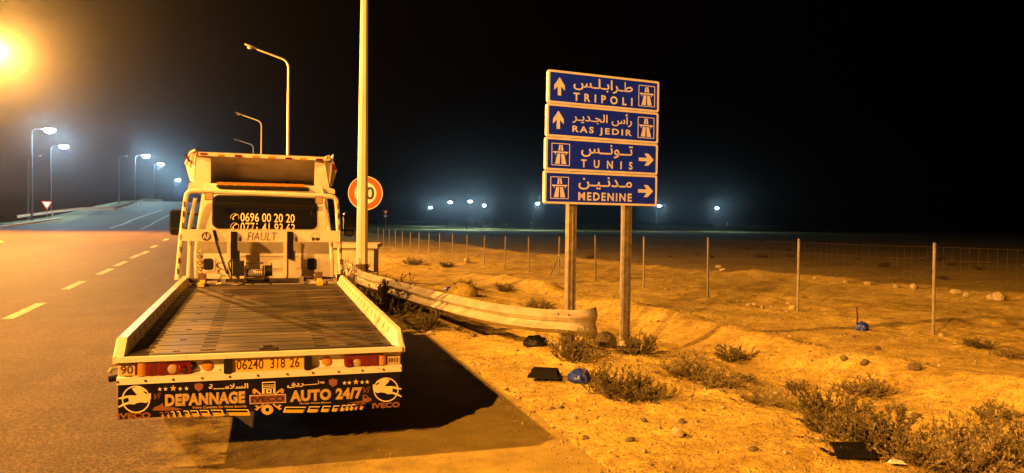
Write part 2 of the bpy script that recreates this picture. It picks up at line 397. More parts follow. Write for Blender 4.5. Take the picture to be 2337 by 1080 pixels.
def ar(s):
    """Arabic presentation forms, visual order"""
    base = {'ا': 'FE8D FE8E', 'أ': 'FE83 FE84', 'ب': 'FE8F FE90 FE91 FE92', 'ة': 'FE93 FE94', 'ت': 'FE95 FE96 FE97 FE98', 'ج': 'FE9D FE9E FE9F FEA0',
            'د': 'FEA9 FEAA', 'ر': 'FEAD FEAE', 'س': 'FEB1 FEB2 FEB3 FEB4', 'ط': 'FEC1 FEC2 FEC3 FEC4', 'ق': 'FED5 FED6 FED7 FED8', 'ل': 'FEDD FEDE FEDF FEE0',
            'م': 'FEE1 FEE2 FEE3 FEE4', 'ن': 'FEE5 FEE6 FEE7 FEE8', 'و': 'FEED FEEE', 'ي': 'FEF1 FEF2 FEF3 FEF4', 'ﻻ': 'FEFB FEFC'}
    out = []
    for i, ch in enumerate(s):
        if ch == 'ـ' or ch == ' ': out.append(ch); continue
        f = base[ch].split()
        pv = s[i-1] if i else ' '
        joinp = pv == 'ـ' or (pv in base and len(base[pv].split()) == 4)
        nx = s[i+1] if i+1 < len(s) else ' '
        joinn = len(f) == 4 and (nx == 'ـ' or nx in base)
        k = (3 if joinn else 1) if joinp else (2 if joinn else 0)
        out.append(chr(int(f[k], 16)))
    return ''.join(reversed(out))

# ================================================================== SETTING
def grid_mesh(name, xs, ys, zf, mask=None):
    X, Y = np.meshgrid(xs, ys); Z = zf(X, Y)
    nx, ny = len(xs), len(ys)
    me = bpy.data.meshes.new(name)
    co = np.stack([X, Y, Z], -1).reshape(-1, 3)
    i = np.arange(nx-1)[None, :] + (np.arange(ny-1)*nx)[:, None]
    q = np.stack([i, i+1, i+nx+1, i+nx], -1).reshape(-1, 4)
    me.vertices.add(len(co)); me.vertices.foreach_set('co', co.ravel())
    me.loops.add(q.size); me.loops.foreach_set('vertex_index', q.ravel())
    me.polygons.add(len(q)); me.polygons.foreach_set('loop_start', np.arange(0, q.size, 4)); me.polygons.foreach_set('loop_total', np.full(len(q), 4))
    me.update(calc_edges=True); me.shade_smooth(); return me
def geo(a, b, s0, g):
    out = [a]; s = s0
    while out[-1] < b: out.append(out[-1]+s); s *= g
    return out
xs = sorted(set([-x for x in geo(48, 1500, 3, 1.25)] + list(np.arange(-48, 1, 1.0)) + list(np.arange(1, 13, .075)) + list(np.arange(13, 24, .18)) + geo(24, 1500, .5, 1.16)))
ys = sorted(set([-y for y in geo(10, 300, 2, 1.3)] + list(np.arange(-10, 3, .8)) + list(np.arange(3, 16, .075)) + list(np.arange(16, 40, .18)) + list(np.arange(40, 100, .8)) + list(np.arange(100, 200, 2.)) + geo(200, 2200, 6, 1.15)))
g = link('ground', grid_mesh('ground', xs, ys, zt), 'sand'); g['kind'] = 'structure'
g['label'] = 'rough sandy verge and desert field beside the road'

# road sheet: rows along Y, columns as a fraction between its two edges
def road_mesh():
    rows = sorted(set(list(np.arange(-40, 100, 1.0)) + list(np.arange(100, 301, 4.)))); nc = 40
    V = []; Fc = []
    for Y in rows:
        a = float(edge_l(Y)); b = float(edge_r(Y))+.55
        for k in range(nc+1):
            V.append((a+(b-a)*k/nc, Y, float(zroad(Y))+.004))
    for i in range(len(rows)-1):
        for k in range(nc): Fc.append((i*(nc+1)+k, i*(nc+1)+k+1, (i+1)*(nc+1)+k+1, (i+1)*(nc+1)+k))
    me = bpy.data.meshes.new('road'); me.from_pydata(V, [], Fc); me.shade_smooth(); return me
road = link('road', road_mesh(), 'asphalt'); road['kind'] = 'structure'; road['label'] = 'wide dusty asphalt road rising towards a flyover'
def road_hit(px, py):
    d = ray(px, py); lo, hi = 2/F, 400/F; prev = None
    for t in np.geomspace(3/F, 400/F, 3000):
        p = CAM+d*t
        if p.z <= float(zroad(p.y))+.008: break
    return p
def strip(path, wd, name):
    """painted strip lying 4 mm over the asphalt"""
    mb = MB(); n = len(path); vs = []
    for i, (x, y) in enumerate(path):
        x2, y2 = path[min(i+1, n-1)]; x1, y1 = path[max(i-1, 0)]
        d = Vector((x2-x1, y2-y1)).normalized(); r = Vector((d.y, -d.x))*wd/2
        z = float(zroad(y))+.009
        vs += [(x-r.x, y-r.y, z), (x+r.x, y+r.y, z)]
    mb.add(vs, [(2*i, 2*i+1, 2*i+3, 2*i+2) for i in range(n-1)])
    return part(name, mb, 'marking', road)
for (cx, cy, ln) in ((60, 709, 2.1), (171, 651, 1.9), (241, 620, 1.9), (277, 602, 1.9), (310, 585, 1.9), (331, 577, 1.8), (352, 563, 1.8), (379, 547, 1.8)):
    p = road_hit(cx, cy)
    strip([(p.x, p.y-ln/2), (p.x-.01, p.y), (p.x-.02, p.y+ln/2)], .17, 'lane_dash')
def far_line(pxs, wd, name):
    pts = [road_hit(*q) for q in pxs]
    dense = []
    for a, b in zip(pts[:-1], pts[1:]):
        k = max(2, int((b-a).length/2))
        dense += [(a.x+(b.x-a.x)*i/k, a.y+(b.y-a.y)*i/k) for i in range(k)]
    dense.append((pts[-1].x, pts[-1].y)); return strip(dense, wd, name)
far_line([(250, 521), (300, 503), (340, 489), (368, 480)], .28, 'edge_line')
far_line([(320, 524), (352, 508), (384, 492), (404, 482)], .2, 'centre_line')

# ------------------------------------------------------------------ street lamps
def lamp_light(parent, loc, power, col, size=150, soft=.12):
    ld = bpy.data.lights.new('lamp_light', 'POINT'); ld.energy = power; ld.color = col; ld.shadow_soft_size = soft
    o = bpy.data.objects.new('lamp_light', ld); COL.objects.link(o); o.parent = parent; o.location = loc; return o
def street_lamp(base, height, label, group, arm=1.5, rise=.75, side=-1, r0=.125, r1=.045, lens='lens_off', plinth=0.0, armdir=0.0, lens_scale=1.0, pm='pole'):
    """side -1: the arm reaches towards -x"""
    t = thing('street_lamp', label, 'street lamp', base, armdir, group)
    hp = height-rise-.25
    part('pole', MB().tube([(0, 0, plinth+.1), (0, 0, hp*.5), (0, 0, hp)], [r0, (r0+r1)/2, r1], 8), pm, t)
    part('base_plate', MB().box(-.2, .2, -.2, .2, plinth+.04, plinth+.075).tube([(0, 0, plinth+.05), (0, 0, plinth+.22)], r0*1.12, 8), 'rust', t)
    if plinth > 0: part('plinth', MB().prism([(-.34, -.5), (.34, -.5), (.3, plinth+.04), (-.3, plinth+.04)], 'y', -.34, .34), 'concrete', t)
    s = side; pts = [(0, 0, hp-.05)]
    for k in range(1, 6):
        a = (math.pi/2-.42)*k/5; rr = .55
        pts.append((s*rr*(1-math.cos(a)), 0, hp+rr*math.sin(a)))
    ex = s*arm; pts.append((ex, 0, hp+rise))
    part('arm', MB().tube(pts, [r1]*6+[r1*.8], 8), pm, t)
    d = (Vector(pts[-1])-Vector(pts[-2])).normalized()
    e = Vector((ex, 0, hp+rise))
    hd = MB()
    secs = [(0, .05, .05), (.12, .10, .07), (.4, .15, .09), (.62, .12, .06), (.7, .05, .03)]
    vs = []; fs = []
    for (l, wy, hz) in secs:
        c = e + d*l
        for k in range(8):
            a = 2*math.pi*k/8; vs.append((c.x, c.y+wy*math.cos(a), c.z+hz*math.sin(a)+.03))
    for i in range(4):
        for k in range(8): fs.append((i*8+k, i*8+(k+1) % 8, i*8+8+(k+1) % 8, i*8+8+k))
    fs += [tuple(range(8)), tuple(32+k for k in range(7, -1, -1))]
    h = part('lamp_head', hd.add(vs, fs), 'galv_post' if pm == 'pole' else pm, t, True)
    c = e+d*.38; q = MB(); vs = []; fs = []; ls = lens_scale
    for i in range(4):
        tt = math.pi/2*i/3.999
        for k in range(10):
            a = 2*math.pi*k/10; vs.append((c.x+.17*ls*math.cos(tt)*math.cos(a), c.y+.12*ls*math.cos(tt)*math.sin(a), c.z-.035-.12*ls*math.sin(tt)))
    for i in range(3):
        for k in range(10): fs.append((i*10+k, i*10+(k+1) % 10, i*10+10+(k+1) % 10, i*10+10+k))
    part('lens', q.add(vs, fs), lens, h, True)
    return t, c
def lamp_at(px_pole, px_head, py_head, depth, label, group, side, lens, power=0, col=WHITE, arm=None, base_z=None, lens_scale=1.0):
    """the pole stands at the pixel column on the ground at its depth; the head height follows from the photograph"""
    b = at_depth(px_pole, 500, depth); bz = float(zt(b.x, b.y)) if base_z is None else base_z
    h = at_depth(px_head, py_head, depth); H = h.z-bz
    am = arm or max(.6, abs((px_head-px_pole)/F*depth))
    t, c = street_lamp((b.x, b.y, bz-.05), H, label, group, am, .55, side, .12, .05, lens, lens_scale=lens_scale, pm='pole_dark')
    if power: lamp_light(t, (c.x, c.y, c.z-.3), power, col, 160, .2)
    return t
GR = 'unlit lamps along the guard rail'
p = at_depth(826, 600, 17.0)
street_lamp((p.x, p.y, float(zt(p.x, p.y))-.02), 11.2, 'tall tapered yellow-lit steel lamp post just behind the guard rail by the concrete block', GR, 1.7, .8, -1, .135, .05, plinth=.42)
for (px, dep, hx, hy, lab) in ((656, 45, 597, 113, 'unlit lamp post with bent arm rising tallest above the lorry cab'),
                               (595, 75, 560, 262, 'unlit lamp post with bent arm, second tallest above the lorry cab'),
                               (577, 105, 550, 320, 'faint unlit lamp post with bent arm, smallest above the lorry cab')):
    b = at_depth(px, 500, dep); bz = float(zt(b.x, b.y)); h = at_depth(hx, hy, dep)
    street_lamp((b.x, b.y, bz-.05), h.z-bz+.15, lab, GR, abs(hx-px)/F*dep+.25, .95, -1, .12, .06)
GL = 'sodium lamps on the far side of the road'
def sodium(x, y, z, power, label):
    bz = float(zt(x-1.9, y)); t, c = street_lamp((x-1.9, y, bz-.05), z-bz+.12, label, GL, 1.5, .55, 1, .12, .05, 'sodium_lens')
    lamp_light(t, (c.x, c.y, c.z-.28), power, SODIUM, 168, .10)
sodium(-10.7, -5.6, 10.0, P1, 'lit sodium street lamp across the road behind the lorry')
sodium(-10.7, 8.9, 10.0, P2, 'lit sodium street lamp across the road level with the lorry')
h3 = at_depth(1, 104, 40)
sodium(h3.x, h3.y, h3.z, PW3, 'glowing orange sodium street lamp above the bright pool on the road')
GW = 'white lamps along the flyover road'
for (pp, hx, hy, dep, pw, lab) in ((73, 100, 288, 85, 9000, 'biggest bluish white street lamp beside the road island'),
                               (116, 136, 327, 105, 9000, 'bluish white street lamp next to the give way sign on the island'),
                               (309, 325, 350, 125, 9000, 'bluish white street lamp at the foot of the flyover ramp'),
                               (352, 361, 370, 155, 10000, 'bluish white street lamp half way up the flyover ramp'),
                               (397, 402, 408, 215, 10000, 'small bluish white street lamp at the top of the flyover ramp')):
    lamp_at(pp, hx, hy, dep, lab, GW, 1, 'led_lens', pw, WHITE, lens_scale=3.2)
lamp_at(272, 281, 352, 118, 'unlit bare lamp post at the bend of the curved guard rail', GW, 1, 'lens_off')
lamp_at(64, 82, 350, 112, 'unlit lamp post behind the biggest white lamp on the island', GW, 1, 'lens_off')
GD = 'white lamps far across the dark plain'
for i, (pp, hx, hy, lab) in enumerate(((977, 978, 472, 'distant white lamp first along the plain after the speed limit sign'),
                       (1020, 1021, 459, 'distant bright white lamp second along the plain after the speed limit sign'),
                       (1065, 1065, 457, 'distant bright white lamp third along the plain after the speed limit sign'),
                       (1099, 1103, 467, 'distant white lamp fourth along the plain after the speed limit sign'),
                       (1219, 1218, 462, 'distant white lamp standing alone just before the blue direction sign'),
                       (1498, 1500, 468, 'distant white lamp at the lower corner of the blue direction sign'),
                       (1630, 1632, 473, 'distant white lamp standing alone beyond the blue direction sign'))):
    dep = 7.4*1750/(505+.013*(hx-1168)-hy)
    lamp_at(pp, hx, hy, dep, lab, GD, 1, 'led_lens', 4500, WHITE, arm=.9, lens_scale=3.2)
lamp_at(863, 862, 466, 300, 'distant unlit lamp post beside the small far give way sign', GD, 1, 'lens_off')
lamp_at(1365, 1364, 462, 300, 'distant unlit lamp post between the two sign posts', GD, 1, 'lens_off')

# ------------------------------------------------------------------ wire fence
FX = 10.18; fence_y = [9.52+3.26*k for k in range(-1, 20)]
fz = [float(zt(FX, y)) for y in fence_y]
fe = thing('wire_fence', 'long wire mesh fence on thin steel posts across the sandy field', 'fence', (FX, fence_y[0], fz[0]))
o0 = Vector((FX, fence_y[0], fz[0])); FH = 1.45
pm = MB().tube([(0, 0, -.3), (0, 0, FH*.5), (0, 0, FH)], .025, 8).tube([(0, 0, FH), (0, 0, FH+.02)], [.029, .016], 8).mesh('post')
for k, y in enumerate(fence_y):
    o = link('post', pm, 'galv_post', fe); o.location = Vector((FX, y, fz[k]))-o0
    o.rotation_euler = (R(random.uniform(-1.2, 1.2)), R(random.uniform(-1.3, 1.3)), 0)
kb = 6
for sg in (-1, 1):
    y = fence_y[kb]; a = Vector((FX, y, fz[kb]+.85))-o0; b = Vector((FX+.05, y+sg*1.0, float(zt(FX, y+sg)))) - o0
    part('brace', MB().tube([a, b], .022, 6), 'galv_post', fe)
wm = MB()
for hgt in (.08, .22, .38, .56, .76, .98, 1.2, 1.40):
    for k in range(len(fence_y)-1):
        y0, y1 = fence_y[k], fence_y[k+1]; sag = .012
        wm.tube([Vector((FX, y0, fz[k]+hgt))-o0, Vector((FX, (y0+y1)/2, (fz[k]+fz[k+1])/2+hgt-sag))-o0, Vector((FX, y1, fz[k+1]+hgt))-o0], .0013, 3, False)
for k in range(0, 12):
    for j in range(1, 21):
        f = j/21; y = fence_y[k]*(1-f)+fence_y[k+1]*f; z = fz[k]*(1-f)+fz[k+1]*f
        wm.tube([Vector((FX+.004, y, z+.08))-o0, Vector((FX+.004, y, z+1.40))-o0], .0008, 3, False)
wo = part('wire_mesh', wm, 'rust', fe); wo['kind'] = 'stuff'

# ------------------------------------------------------------------ guard rail beside the lorry
def sweep(path, prof, mb, twist=None):
    """profile (out, up) swept along a level path; out points to the path's left"""
    n = len(path); m_ = len(prof); vs = []; fs = []
    for i, p in enumerate(path):
        d = Vector(path[min(i+1, n-1)])-Vector(path[max(i-1, 0)]); d.z = 0; d.normalize(); l = Vector((-d.y, d.x, 0))
        pf = prof if twist is None else twist(i, prof)
        for (a, b) in pf: vs.append(Vector(p)+l*a+Vector((0, 0, b)))
    for i in range(n-1):
        for k in range(m_-1): fs.append((i*m_+k, i*m_+k+1, (i+1)*m_+k+1, (i+1)*m_+k))
    return mb.add(vs, fs)
WB = [(0, 0), (.016, -.012), (.080, -.05), (.110, -.066), (.110, -.09), (.03, -.135), (.010, -.155), (.03, -.175), (.110, -.22), (.110, -.244), (.080, -.26), (.016, -.298), (0, -.31)]
WBt = WB+[(a-.004, b) for a, b in reversed(WB)]
ctrl = [(815, 613, 16.5), (894, 637, 14.5), (952, 654, 13.2), (1019, 670, 12.05), (1098, 687, 11.1), (1178, 699, 10.55), (1252, 706, 10.2), (1300, 708, 10.05)]
tops = [at_depth(*c) for c in ctrl]
far_pts = [Vector((float(edge_r(y))+.28, y, float(zroad(y))+.72)) for y in (60, 52, 44, 36, 28, 22)]
allp = far_pts+tops
def spline(pts, per=6):
    out = []
    for i in range(len(pts)-1):
        p0 = pts[max(i-1, 0)]; p1 = pts[i]; p2 = pts[i+1]; p3 = pts[min(i+2, len(pts)-1)]
        for k in range(per):
            t = k/per; out.append(.5*((2*p1)+(p2-p0)*t+(2*p0-5*p1+4*p2-p3)*t*t+(3*p1-p0-3*p2+p3)*t**3))
    return out+[pts[-1]]
rail = spline(allp)
gr0 = tops[-1].copy(); gr0.z = float(zt(gr0.x, gr0.y))
gt = thing('guard_rail', 'galvanised steel guard rail curving away from the road with a flared end', 'guard rail', gr0)
rel = [p-gr0 for p in rail]
# the path runs towards the camera, so its left is the field side: mirror the profile so that the humps face the road
WBm = [(-a, b) for a, b in WBt]
segs = [rel[i:i+13] for i in range(0, len(rel)-1, 12)]
for i, sg in enumerate(segs):
    if len(sg) < 2: continue
    me = sweep([q+Vector((0, 0, .0)) if i % 2 == 0 else q-Vector((0, 0, .003)) for q in sg], WBm, MB()).mesh('rail_beam'); smooth_by_angle(me, 40)
    link('rail_beam', me, 'galv', gt)
# flared fish-tail end
e1 = rel[-1]; d = (rel[-1]-rel[-3]); d.z = 0; d.normalize(); side = Vector((-d.y, d.x, 0))
endp = [e1-d*.18]; n_e = 12
for k in range(n_e+1):
    a = k/n_e*R(115); rr = .24
    endp.append(e1+d*(.02+rr*math.sin(a))+side*(rr*(1-math.cos(a))))
def flare(i, pf):
    t = min(1, max(0, (i-1)/n_e)); return [((a-.006)*(1-.85*t), b*(1+.5*t)+.04*t) for a, b in pf]
me = sweep(endp, WBm, MB(), flare).mesh('flared_end'); smooth_by_angle(me, 40); fl = link('flared_end', me, 'galv', gt)
nrm = side*-1
for (u, zz) in ((-.13, -.05), (-.13, -.25), (.02, -.05), (.02, -.25)):
    c = e1+d*u+nrm*.108+Vector((0, 0, zz)); part('bolt', MB().tube([c-nrm*.02, c+nrm*.012], .016, 8), 'galv_post', fl)
for i in list(range(0, len(rel)-1, 6)):
    if i > 40: break
    q = rel[i]; w_ = q+gr0; gz = float(zt(w_.x, w_.y))-.35-gr0.z
    dd = (rel[min(i+1, len(rel)-1)]-rel[max(i-1, 0)]); dd.z = 0; dd.normalize(); sd = Vector((-dd.y, dd.x, 0))*.09
    part('rail_post', MB().bar((q.x+sd.x, q.y+sd.y, gz), (q.x+sd.x, q.y+sd.y, q.z-.02), .1, .055), 'galv_post', gt)
q = rel[-4]; w_ = q+gr0; gz = float(zt(w_.x, w_.y))-.35-gr0.z; sd = side*.09
for off in (-.03, .06): part('rail_post', MB().bar(q+sd+d*off+Vector((0, 0, gz-q.z)), q+sd+d*off-Vector((0, 0, .03)), .035, .08), 'galv_post', gt)

# ------------------------------------------------------------------ concrete block behind the lamp post
bl = at_depth(853, 590, 18.6); bz = float(zt(bl.x, bl.y)); topz = at_depth(853, 559, 18.4).z
ct = thing('concrete_block', 'pale concrete block with overhanging cap slab behind the lamp post', 'concrete block', (bl.x, bl.y, bz), R(-12))
Hb = topz-bz
part('block_body', MB().box(-1.15, 0, 0, 1.7, -.5, Hb-.09), 'concrete', ct)
part('cap_slab', MB().prism([(-1.23, Hb-.09), (.09, Hb-.09), (.09, Hb-.012), (.075, Hb), (-1.215, Hb), (-1.23, Hb-.012)], 'y', -.09, 1.79), 'concrete', ct)

# ------------------------------------------------------------------ speed limit sign
sp = at_depth(834, 441, 22.0); sz = float(zt(sp.x, sp.y)); D = .97/2
st = thing('speed_limit_sign', 'round speed limit sign with orange-red border half hidden by the lamp post', 'road sign', (sp.x, sp.y, sz), -YAW*.3)
Hs = sp.z-sz
part('post', MB().tube([(0, .05, -.4), (0, .05, Hs+.3)], .035, 10), 'galv_post', st)
dsc = part('disc', MB().disc((0, Hs), D, -.008, .012, 40), 'sign_disc', st)
part('rim', MB().ring((0, Hs), D-.012, D+.004, -.016, .014, 40), 'sign_disc', dsc)
part('border', MB().ring((0, Hs), D*.64, D-.02, -.0125, -.009, 40), 'sign_orange', dsc)
vs, fs, _ = norm_text('80', .02)
part('lettering', MB().add([(-.25+.5*a, -.0125, Hs-.185+.37*b) for a, b in vs], fs), 'dark_text', dsc)

# ------------------------------------------------------------------ blue direction sign
A = at_depth(1246, 466, 10.73); B = at_depth(1497, 471, 11.56)
base = (A+B)/2; base.z = float(zt(base.x, base.y))
ang = math.atan2(B.y-A.y, B.x-A.x); Wd = (Vector((B.x, B.y))-Vector((A.x, A.y))).length
z0 = (A.z+B.z)/2-base.z; z1 = (at_depth(1250, 160, 10.73).z+at_depth(1499, 187, 11.56).z)/2-base.z
ds = thing('direction_sign', 'tall blue direction sign of four stacked boards on two steel posts', 'road sign', base, ang)
for u in (-.415, .40):
    x = u; x *= Wd*.62
    wpt = base+Vector((math.cos(ang)*x, math.sin(ang)*x, 0)); gz = float(zt(wpt.x, wpt.y))-base.z
    mb = MB(); wq, dp, tq = .064, .10, .012
    # U-channel post
    mb.box(x-wq, x+wq, .03, .03+tq, gz-.4, z1-.1).box(x-wq, x-wq+tq, .03+tq, .03+dp, gz-.4, z1-.1).box(x+wq-tq, x+wq, .03+tq, .03+dp, gz-.4, z1-.1)
    mb.box(x-.012, x+.012, .012, .029, gz-.4, z0+.02)
    part('post', mb, 'galv_post', ds)
ph = (z1-z0)/4
boards = [('طـرابـلـس', 'TRIPOLI', 1.9, 'up'), ('رأس الجـديـر', 'RAS JEDIR', 1.35, 'up'), ('تــونــس', 'TUNIS', 2.6, 'right'), ('مـدنـيـن', 'MEDENINE', 1.25, 'right')]
def rrect(x0, x1, y0, y1, r, n=5):
    out = []
    for (cx, cy, a0) in ((x1-r, y1-r, 0), (x0+r, y1-r, 90), (x0+r, y0+r, 180), (x1-r, y0+r, 270)):
        for k in range(n+1):
            a = R(a0+90*k/n); out.append((cx+r*math.cos(a), cy+r*math.sin(a)))
    return out
def frame_ring(mb, outer, inner, ya, yb):
    n = len(outer); vs = [(x, ya, z) for x, z in outer]+[(x, ya, z) for x, z in inner]+[(x, yb, z) for x, z in outer]+[(x, yb, z) for x, z in inner]; fs = []
    for i in range(n):
        j = (i+1) % n
        fs += [(i, j, n+j, n+i), (2*n+i, 3*n+i, 3*n+j, 2*n+j), (i, 2*n+i, 2*n+j, j), (n+i, n+j, 3*n+j, 3*n+i)]
    return mb.add(vs, fs)
for i, (arb, lat, spc, kind) in enumerate(boards):
    zb = z1-ph*(i+1)+.008; ztp = z1-ph*i-.008; sh = -.012*i
    x0, x1 = -Wd/2+sh, Wd/2+sh*.2
    pn = part('board', MB().prism(rrect(x0, x1, zb, ztp, .03), 'y', -.02, .028), 'blue', ds, label='blue board lettered '+lat)
    frame_ring(mb := MB(), rrect(x0-.004, x1+.004, zb-.004, ztp+.004, .034), rrect(x0+.026, x1-.026, zb+.026, ztp-.026, .02), -.026, .030)
    part('border', mb, 'sign_white', pn)
    def U(u): return x0+(x1-x0)*u
    def Vz(v): return zb+(ztp-zb)*v
    hh = ztp-zb; yf = -.0235
    # arrow
    if kind == 'up':
        ax = U(.095); s_ = hh*.30
        ar_poly = [(ax-.026, Vz(.24)), (ax+.026, Vz(.24)), (ax+.026, Vz(.52)), (ax+.085, Vz(.40)), (ax+.085, Vz(.55)), (ax, Vz(.80)), (ax-.085, Vz(.55)), (ax-.085, Vz(.40)), (ax-.026, Vz(.52))]
        ic = .885
    else:
        ay = Vz(.48); ex = U(.965)
        ar_poly = [(ex-.27, ay-.026), (ex-.12, ay-.026), (ex-.17, ay-.09), (ex-.10, ay-.09), (ex, ay), (ex-.10, ay+.09), (ex-.17, ay+.09), (ex-.12, ay+.026), (ex-.27, ay+.026)]
        ic = .125
    part('arrow', MB().prism(ar_poly, 'y', yf, -.0205), 'sign_white', pn)
    # motorway symbol in a box
    cxi = U(ic); czi = Vz(.49); bw, bh = .148, hh*.345
    frame_ring(mb := MB(), rrect(cxi-bw, cxi+bw, czi-bh, czi+bh, .004, 1), rrect(cxi-bw+.010, cxi+bw-.010, czi-bh+.010, czi+bh-.010, .003, 1), yf, -.0205)
    mb.box(cxi-.122, cxi+.122, yf, -.0205, czi+.022, czi+.042)
    mb.prism([(cxi-.10, czi+.022), (cxi-.082, czi+.022), (cxi-.082, czi-.015)], 'y', yf, -.0205).prism([(cxi+.10, czi+.022), (cxi+.082, czi-.015), (cxi+.082, czi+.022)], 'y', yf, -.0205)
    for sg in (-1, 1):
        mb.prism([(cxi+sg*.008, czi+.010), (cxi+sg*.052, czi+.010), (cxi+sg*.092, czi-bh+.022), (cxi+sg*.016, czi-bh+.022)], 'y', yf, -.0205)
        mb.prism([(cxi+sg*.008, czi+.055), (cxi+sg*.04, czi+.055), (cxi+sg*.026, czi+bh-.022), (cxi+sg*.006, czi+bh-.022)], 'y', yf, -.0205)
    part('motorway_symbol', mb, 'sign_white', pn)
    tx0, tx1 = (U(.215), U(.75)) if kind == 'up' else (U(.30), U(.765))
    if lat in ('MEDENINE',): tx0 = U(.285)
    vs, fs, _ = norm_text(ar(arb), .012)
    part('arabic_lettering', MB().add([(tx0+(tx1-tx0)*(1-(1-a)*1.0), yf, Vz(.46)+hh*.42*b) for a, b in vs], fs), 'sign_white', pn)
    vs, fs, _ = norm_text(lat, .028, space=spc)
    for fl_ in islands(vs, fs):
        ids = sorted({i for f in fl_ for i in f}); mp = {i: k for k, i in enumerate(ids)}
        part('letter', MB().add([(tx0+(tx1-tx0)*vs[i][0], yf, Vz(.12)+hh*.26*vs[i][1]) for i in ids], [tuple(mp[i] for i in f) for f in fl_]), 'sign_white', pn)

# ================================================================== RECOVERY LORRY
TX0, TY0, SL = .035, 6.15, .0205
tk = thing('recovery_truck', 'white flatbed recovery truck parked on the road with a lettered black tail board', 'truck', (TX0, TY0, float(zroad(TY0))+.004))
tk.rotation_euler = (math.atan(SL), 0, 0)
def TL(px, py, y=0.0):
    """photo pixel -> (x, z) of the lorry on its cross plane at local y"""
    p = on_plane_y(px, py, TY0+y); return (p.x-TX0, p.z-SL*y)
def P3(px, py, y): x, z = TL(px, py, y); return Vector((x, y, z))
def poly_px(pts, y, th, mat, name, parent, lab=None):
    return part(name, MB().prism([TL(a, b, y) for a, b in pts], 'y', y, y+th), mat, parent, label=lab)
Z = .81      # deck height
L = 5.05
# chassis and axles
part('chassis', MB().box(-.42, -.34, .25, 7.7, .47, .66).box(.34, .42, .25, 7.7, .47, .66).box(-.34, .34, .6, .68, .5, .63).box(-.34, .34, 2.2, 2.28, .5, .63).box(-.34, .34, 4.6, 4.68, .5, .63), 'steel_dark', tk)
part('subframe', MB().box(-.95, .95, .08, L, .70, .765).box(-.98, -.88, .08, L, .62, .70).box(.88, .98, .08, L, .62, .70), 'steel_dark', tk)
part('axle', MB().tube([(-.85, 1.75, .36), (.85, 1.75, .36)], .06, 10).tube([(-.16, 1.75, .36), (.16, 1.75, .36)], .15, 12), 'steel_dark', tk)
def wheel(x, y, wd):
    n = 28; prof = [(.22, -wd/2), (.34, -wd/2), (.36, -wd/2+.03), (.36, wd/2-.03), (.34, wd/2), (.22, wd/2)]
    vs = []; fs = []
    for k in range(n):
        a = 2*math.pi*k/n
        for (r, t) in prof: vs.append((x+t, y+r*math.cos(a), .36+r*math.sin(a)))
    for k in range(n):
        for e in range(5): fs.append((k*6+e, k*6+e+1, ((k+1) % n)*6+e+1, ((k+1) % n)*6+e))
    wl = part('wheel', MB().add(vs, fs), 'tyre', tk, True)
    mb = MB(); mb.tube([(x-wd*.3, y, .36), (x+wd*.3, y, .36)], .225, 20).tube([(x-wd*.45, y, .36), (x+wd*.45, y, .36)], .09, 12)
    part('rim', mb, 'galv_post', wl, True)
for sg in (-1, 1):
    wheel(sg*.86, 1.75, .2); wheel(sg*.63, 1.75, .2); wheel(sg*.84, 6.75, .22)
    part('mudguard', MB().prism([(1.75+.46*math.cos(a), .36+.44*math.sin(a)) for a in [R(d_) for d_ in range(0, 181, 15)]]+[(1.75+.43*math.cos(a), .36+.41*math.sin(a)) for a in [R(d_) for d_ in range(180, -1, -15)]], 'x', sg*.5 if sg > 0 else -.97, .97 if sg > 0 else -.5), 'black', tk)
# deck planks with real slots
NP = 29; pw = (L-.10)/NP
slotx = [-.86, -.65, -.43, .42, .64, .86]; hw = [.05, .026, .055, .055, .026, .05]
def plank_mesh(variant):
    cols = [c for c in range(6) if (variant == 0 or c in (0, 2, 3, 5))]
    if variant == 2: cols = []
    xs_ = [-.965]; holes = []
    for c in cols:
        xs_ += [slotx[c]-hw[c], slotx[c]+hw[c]]; holes.append((len(xs_)-2, 1))
    xs_.append(.965)
    return MB().plate(xs_, [.009, pw*.36, pw*.36+.045, pw-.009], holes, -.035, 0).mesh('plank')
pms = [plank_mesh(0), plank_mesh(1), plank_mesh(2)]
for k in range(NP):
    v = 2 if k > NP-6 else (0 if k % 3 == 0 else 1)
    o = link('plank', pms[v], 'deck', tk); o.location = (0, .05+k*pw, Z+random.uniform(-.002, .002)); o.rotation_euler = (R(random.uniform(-.5, .5)), R(random.uniform(-.05, .05)), 0)
part('deck_underplate', MB().box(-.95, .95, .05, L, .766, .771), 'rubber', tk)
part('deck_lip', MB().prism([(.0, Z-.052), (.05, Z-.04), (.05, Z+.001), (.012, Z-.004)], 'x', -1.0, 1.0), 'deck', tk)
q = TL(611, 797, .12); part('deck_latch', MB().box(q[0]-.065, q[0]+.065, .07, .17, Z+.003, Z+.012).box(q[0]-.035, q[0]+.035, .10, .14, Z+.012, Z+.028), 'steel_dark', tk)
